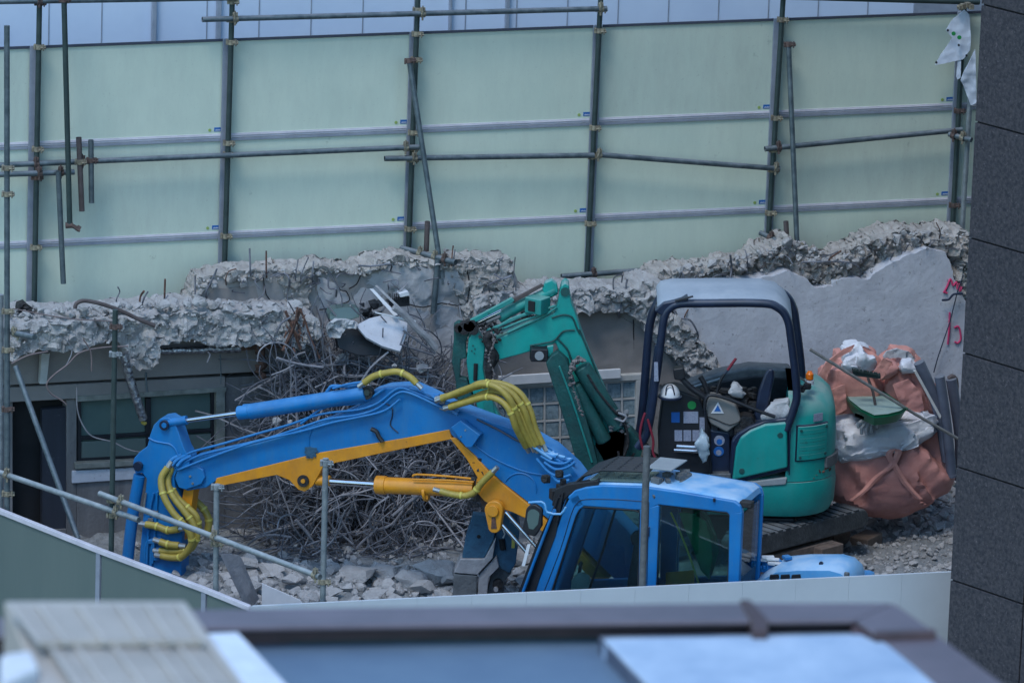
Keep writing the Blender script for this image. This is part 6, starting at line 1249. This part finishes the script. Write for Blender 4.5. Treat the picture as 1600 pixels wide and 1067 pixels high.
b.tube([TA.at(1495, 11, 0.05), TA.at(1520, 9, 0.05)], 0.012, 8); link('tarp_clamp', b, 'clamp', label='brassy clamp bunch holding the upper tarpaulin corner', cat='clamp', bev=0.004)

# ---- bulk bags, right
BG = Plane(GN.at(1390, 720, 0).x, 1.05, 12)
big = blob([(1282, 668), (1340, 656), (1400, 650), (1460, 650), (1469, 690), (1477, 730), (1475, 757), (1440, 783), (1408, 802), (1385, 807), (1340, 798), (1300, 782), (1280, 760)], BG, 0.0, 0.9, 0.025, 5.0, 44, 84, 3, 0.10)
B1 = link('bulk_bag', big, 'salmon_dark', label='big salmon bulk bag, the lowest and nearest, bulging behind the green excavator', cat='bulk bag', group='salmon bulk bags')
ln = blob([(1292, 668), (1310, 655), (1340, 650), (1380, 652), (1420, 642), (1452, 641), (1462, 650), (1457, 668), (1440, 682), (1420, 690), (1380, 700), (1345, 712), (1309, 722), (1292, 720)], BG, 0.14, 0.72, 0.06, 6.0, 30, 84, 8, 0.07)
link('liner', ln, 'liner', B1)
for P in ([(1332, 781), (1352, 765), (1370, 745), (1388, 732), (1396, 722)], [(1395, 722), (1404, 738), (1416, 756), (1428, 770), (1437, 779)], [(1394, 722), (1389, 710), (1396, 702), (1404, 704), (1400, 716), (1396, 724)]):
    b = MB(); sp_ = smooth_path([BG.at(x, y, 0.50) for x, y in P], 5); b.loft([[p + Vector((0.034, 0, 0)), p + Vector((0, -0.012, 0)), p - Vector((0.034, 0, 0)), p + Vector((0, 0.02, 0))] for p in sp_]); link('strap', b, 'salmon', B1)
B2 = link('bulk_bag', blob([(1272, 605), (1284, 575), (1303, 560), (1325, 542), (1350, 540), (1368, 552), (1378, 580), (1388, 615), (1404, 655), (1330, 665), (1285, 650)], BG, -0.15, 0.6, 0.028, 5, 34, 70, 11, 0.08), 'salmon', label='salmon bulk bag behind the orange beacon, its mouth open around white lining', cat='bulk bag', group='salmon bulk bags')
link('liner', blob([(1311, 575), (1316, 556), (1330, 540), (1340, 534), (1352, 545), (1366, 562), (1372, 572), (1350, 580), (1325, 580)], BG, -0.0, 0.4, 0.05, 7, 24, 60, 12, 0.08), 'liner', B2)
B3 = link('bulk_bag', blob([(1376, 590), (1380, 562), (1388, 549), (1402, 543), (1424, 549), (1440, 568), (1452, 595), (1462, 640), (1460, 660), (1400, 660), (1376, 630)], BG, -0.18, 0.6, 0.028, 5, 34, 70, 14, 0.08), 'salmon', label='salmon bulk bag on the right with a folded down rim, next to the grey pipes', cat='bulk bag', group='salmon bulk bags')
link('liner', blob([(1402, 575), (1410, 562), (1424, 560), (1432, 572), (1428, 582), (1408, 583)], BG, 0.10, 0.2, 0.02, 8, 12, 26, 15, 0.04), 'liner', B3)
b = rough_slab([(1380, 558), (1386, 549), (1402, 545), (1422, 550), (1432, 562), (1428, 566), (1404, 558), (1384, 562)], BG, 0.06, 0.03, 0.015, 0.03, 0.006, 1, 71, 5); link('rim', b, 'cloth', B3)
link('collar', blob([(1366, 590), (1374, 570), (1386, 561), (1398, 566), (1404, 578), (1394, 588), (1380, 592)], BG, 0.1, 0.22, 0.03, 8, 14, 28, 17, 0.05), 'salmon_dark', B3)
# turned out flaps and creases round the bag mouths
for P, o, m_, par in (([(1276, 590), (1290, 566), (1318, 546), (1338, 538), (1330, 549), (1308, 560), (1296, 578), (1286, 604)], 0.12, 'salmon', B2), ([(1346, 540), (1362, 547), (1376, 560), (1381, 588), (1372, 584), (1366, 562), (1352, 550)], 0.14, 'salmon', B2), ([(1380, 560), (1396, 566), (1392, 582), (1374, 594), (1362, 586)], 0.22, 'salmon', B3),
                      ([(1430, 552), (1446, 574), (1458, 604), (1464, 646), (1452, 640), (1444, 604), (1432, 576)], 0.12, 'salmon', B3), ([(1300, 690), (1340, 682), (1400, 668), (1460, 648), (1462, 656), (1446, 676), (1400, 694), (1345, 712), (1312, 720)], 0.42, 'liner', B1), ([(1440, 642), (1464, 650), (1462, 664), (1455, 676), (1450, 664)], 0.36, 'liner', B1),
                      ([(1395, 600), (1420, 592), (1438, 612), (1444, 640), (1424, 652), (1408, 640)], 0.20, 'salmon_dark', B3), ([(1285, 615), (1320, 600), (1324, 640), (1300, 652)], 0.20, 'salmon', B2)):
    link('flap', rough_slab(P, BG, o, 0.015, 0.014, 0.035, 0.006, 1, int(P[0][0]) % 97, 3.2), m_, par, ang=30)
# green tray with brush
TZ = BG.at(1368, 628, 0.40).z
rim = [(1319, 614), (1326, 607), (1345, 603), (1366, 604), (1384, 614), (1403, 627), (1417, 637), (1408, 643), (1388, 648), (1366, 650), (1345, 640), (1326, 625)]
Rm = [g(x, y, TZ) for x, y in rim]; cc = sum(Rm, Vector()) / len(Rm)
def ins(k, dz): return [cc + (p - cc) * k + Vector((0, 0, dz)) for p in Rm]
b = MB(); b.loft([ins(1.03, 0.0), ins(1.03, -0.015), ins(0.98, -0.02), ins(0.84, -0.12), ins(0.80, -0.12), ins(0.93, -0.02), ins(0.96, 0.004)], cap=False); TY = link('tray', b, 'tray', label='green plastic mixing tray full of grey powder on top of the bags', cat='tray')
b = MB(); b.prism(ins(0.94, -0.018), Vector((0, 0, -0.01))); link('powder', b, 'powder', TY)
b = MB(); b.prism([p + Vector((0, -0.012, -0.03)) for p in (g(1336, 640, TZ - 0.02), g(1350, 646, TZ - 0.02), g(1350, 651, TZ - 0.02), g(1336, 645, TZ - 0.02))], (0, 0.01, 0)); link('label_plate', b, 'paper', TY)
b = MB(); b.prism([BG.at(x, y, 0.42) for x, y in ((1331, 578), (1376, 586), (1376, 592), (1333, 587))], (0, 0.05, 0.0))
for k in range(16): x = 1333 + k * 2.7; b.tube([BG.at(x, 580 + k * 0.5, 0.43), BG.at(x + q.uniform(-1, 1), 575 + k * 0.5, 0.43)], 0.008, 5)
BH = link('brush', b, 'pipe_dark', label='dark broom head with short handle standing in the green tray', cat='brush'); b = MB(); b.tube([BG.at(1356, 590, 0.42), BG.at(1364, 612, 0.42), BG.at(1369, 640, 0.45)], 0.014, 8); link('handle', b, 'pipe_brown', BH)
b = MB(); b.tube([BG.at(1266, 546, 0.55), BG.at(1432, 648, 0.6), BG.at(1498, 686, 0.52)], 0.016, 10); link('pole', b, 'pole', label='long grey pole lying diagonally across the bulk bags', cat='pole')
sheet('board', [(1428, 580, .40), (1432, 579, .40), (1471, 650, .46), (1469, 655, .46), (1462, 642, .46)], 0.04, 'frame_white', pl=BG, label='narrow pale board leaning between the right bag and the grey pipes', cat='board', bev=0.003)
def pvc(P, r, lb, openend=False, o=-0.1):
    b = MB(); pts = [BG.at(x, y, o) for x, y in P]; b.tube(pts, r, 18, smooth=4); rt = link('plastic_pipe', b, 'pvc', label=lb, cat='pipe', group='grey plastic pipes')
    if openend:
        d = (pts[-1] - pts[-2]).normalized(); b = MB(); b.tube([pts[-1] - d * 0.01, pts[-1] + d * 0.015], r * 1.12, 18); link('rim', b, 'pvc', rt); b = MB(); b.disc(pts[-1] + d * 0.016, d, r * 0.86, 0.004, 18); link('bore', b, 'void', rt)
pvc([(1436, 566), (1447, 590), (1456, 612), (1466, 640), (1474, 680), (1480, 720)], 0.056, 'grey plastic pipe beside the narrow pale board, overlapping the right bag', o=0.28)
pvc([(1468, 588), (1476, 640), (1482, 690), (1487, 742)], 0.052, 'grey plastic pipe standing in the middle, its open end at the bottom', True, o=0.34)
pvc([(1486, 592), (1494, 640), (1500, 690), (1500, 750)], 0.055, 'grey plastic pipe pressed against the granite wall', o=0.12)
b = MB(); b.tube([BG.at(x, y, 0.1) for x, y in ((1482, 592), (1488, 588), (1494, 596), (1494, 630), (1497, 660))], 0.024, 10, smooth=4); link('bent_conduit', b, 'pipe_brown', label='brown bent conduit hooked over between the grey pipes', cat='conduit')
# glove on the liner
GP = Plane(BG.o.x, BG.o.y, 12); b = blob([(1350, 655), (1354, 643), (1364, 641), (1373, 646), (1374, 655), (1368, 660), (1356, 660)], BG, 0.56, 0.09, 0.01, 8, 10, 20, 22, 0.01)
for (x0, y0, x1, y1, x2, y2, r) in ((1352, 655, 1342, 661, 1341, 668, .016), (1354, 658, 1347, 668, 1346, 678, .016), (1358, 660, 1354, 670, 1354, 680, .016), (1363, 660, 1361, 668, 1362, 676, .015), (1368, 656, 1371, 662, 1370, 668, .014)): b.tube([BG.at(x0, y0, 0.57), BG.at(x1, y1, 0.58), BG.at(x2, y2, 0.57)], r, 8, smooth=4)
link('work_glove', b, 'cloth', label='white knitted work glove lying on the bag lining in front of the tray', cat='glove')
# ---- things on the green excavator
c = GN.at(1047, 618, -0.1); b = MB(); rg = []
for i in range(8): a = R(90 * i / 7.0); rg.append([c + Vector((0.098 * math.cos(a) * math.cos(t_) * 1.0, 0.115 * math.cos(a) * math.sin(t_), 0.115 * math.sin(a))) for t_ in [2 * math.pi * j / 24 for j in range(24)]])
rg[-1] = [c + Vector((0.004 * math.cos(2 * math.pi * j / 24), 0.004 * math.sin(2 * math.pi * j / 24), 0.117)) for j in range(24)]
b.loft(rg); HH = link('hard_hat', b, 'white', label='white hard hat sitting on the dark control tower of the green excavator', cat='hard hat'); b = MB(); b.disc(c + Vector((0, -0.02, -0.005)), (0, 0, 1), 0.118, 0.022, 24); link('brim', b, 'navy', HH, bev=0.004)
b = MB(); b.tube([GN.at(1040, 617, 0.0), GN.at(1042, 604, -0.02), GN.at(1050, 602, -0.02), GN.at(1054, 617, 0.0)], 0.007, 6, smooth=3); link('strap', b, 'navy', HH)
link('plastic_bag', blob([(1097, 668), (1103, 678), (1109, 690), (1109, 706), (1104, 720), (1098, 722), (1092, 708), (1086, 692), (1090, 680)], GN, 0.10, 0.16, 0.03, 9, 20, 30, 31, 0.03), 'bag_film', label='translucent white carrier bag hanging in front of the control tower', cat='plastic bag')
for P, lb in (([(1008, 645), (1003, 660), (1000, 678), (1002, 692), (1005, 702)], 'red strap tied round the foot of the left canopy post, left strand'), ([(1012, 655), (1017, 672), (1021, 690), (1020, 705), (1024, 716)], 'red strap tied round the foot of the left canopy post, right strand')):
    b = MB(); b.tube([GN.at(x, y, 0.07) for x, y in P], 0.012, 8, smooth=4); link('strap', b, 'red', label=lb, cat='strap')
link('rag', blob([(1139, 612), (1142, 600), (1150, 597), (1162, 604), (1165, 616), (1160, 622), (1146, 620)], GN, -0.2, 0.12, 0.03, 9, 14, 24, 33, 0.03), 'cloth', label='white rag bunched on the levers of the green excavator', cat='rag')
link('cloth', blob([(1190, 650), (1203, 634), (1206, 626), (1212, 634), (1232, 622), (1236, 640), (1228, 652), (1205, 656), (1192, 660)], GN, -0.12, 0.2, 0.03, 8, 14, 28, 35, 0.04), 'cloth', label='crumpled pale cloth on the green excavator seat beside the right canopy post', cat='cloth')
# timbers under the tracks
def beam(x0, y0, x1, y1, z, w_, h_, lb, name='timber'):
    a, c = g(x0, y0, z), g(x1, y1, z); d = (c - a).normalized(); n = Vector((d.y, -d.x, 0)); b = MB(); b.prism([a, c, c + n * w_, a + n * w_], Vector((0, 0, -h_))); link(name, b, 'wood', label=lb, cat='timber', bev=0.012)
beam(1180, 866, 1292, 840, GZ + 0.30, 0.12, 0.34, 'brown squared beam under the green track, cracked and dusty')
beam(1266, 852, 1300, 843, GZ + 0.29, 0.16, 0.40, 'upended timber block at the right end of the beam under the track')
b = MB(); p = g(1316, 838, GZ + 0.14); b.tube([p, p + Vector((-0.35, 0.55, 0.02))], 0.105, 18); link('log', b, 'wood', label='short round log lying end on beside the timber block', cat='log', bev=0.01)
beam(1328, 838, 1352, 826, GZ + 0.12, 0.2, 0.2, 'dark timber offcut at the right of the round log')
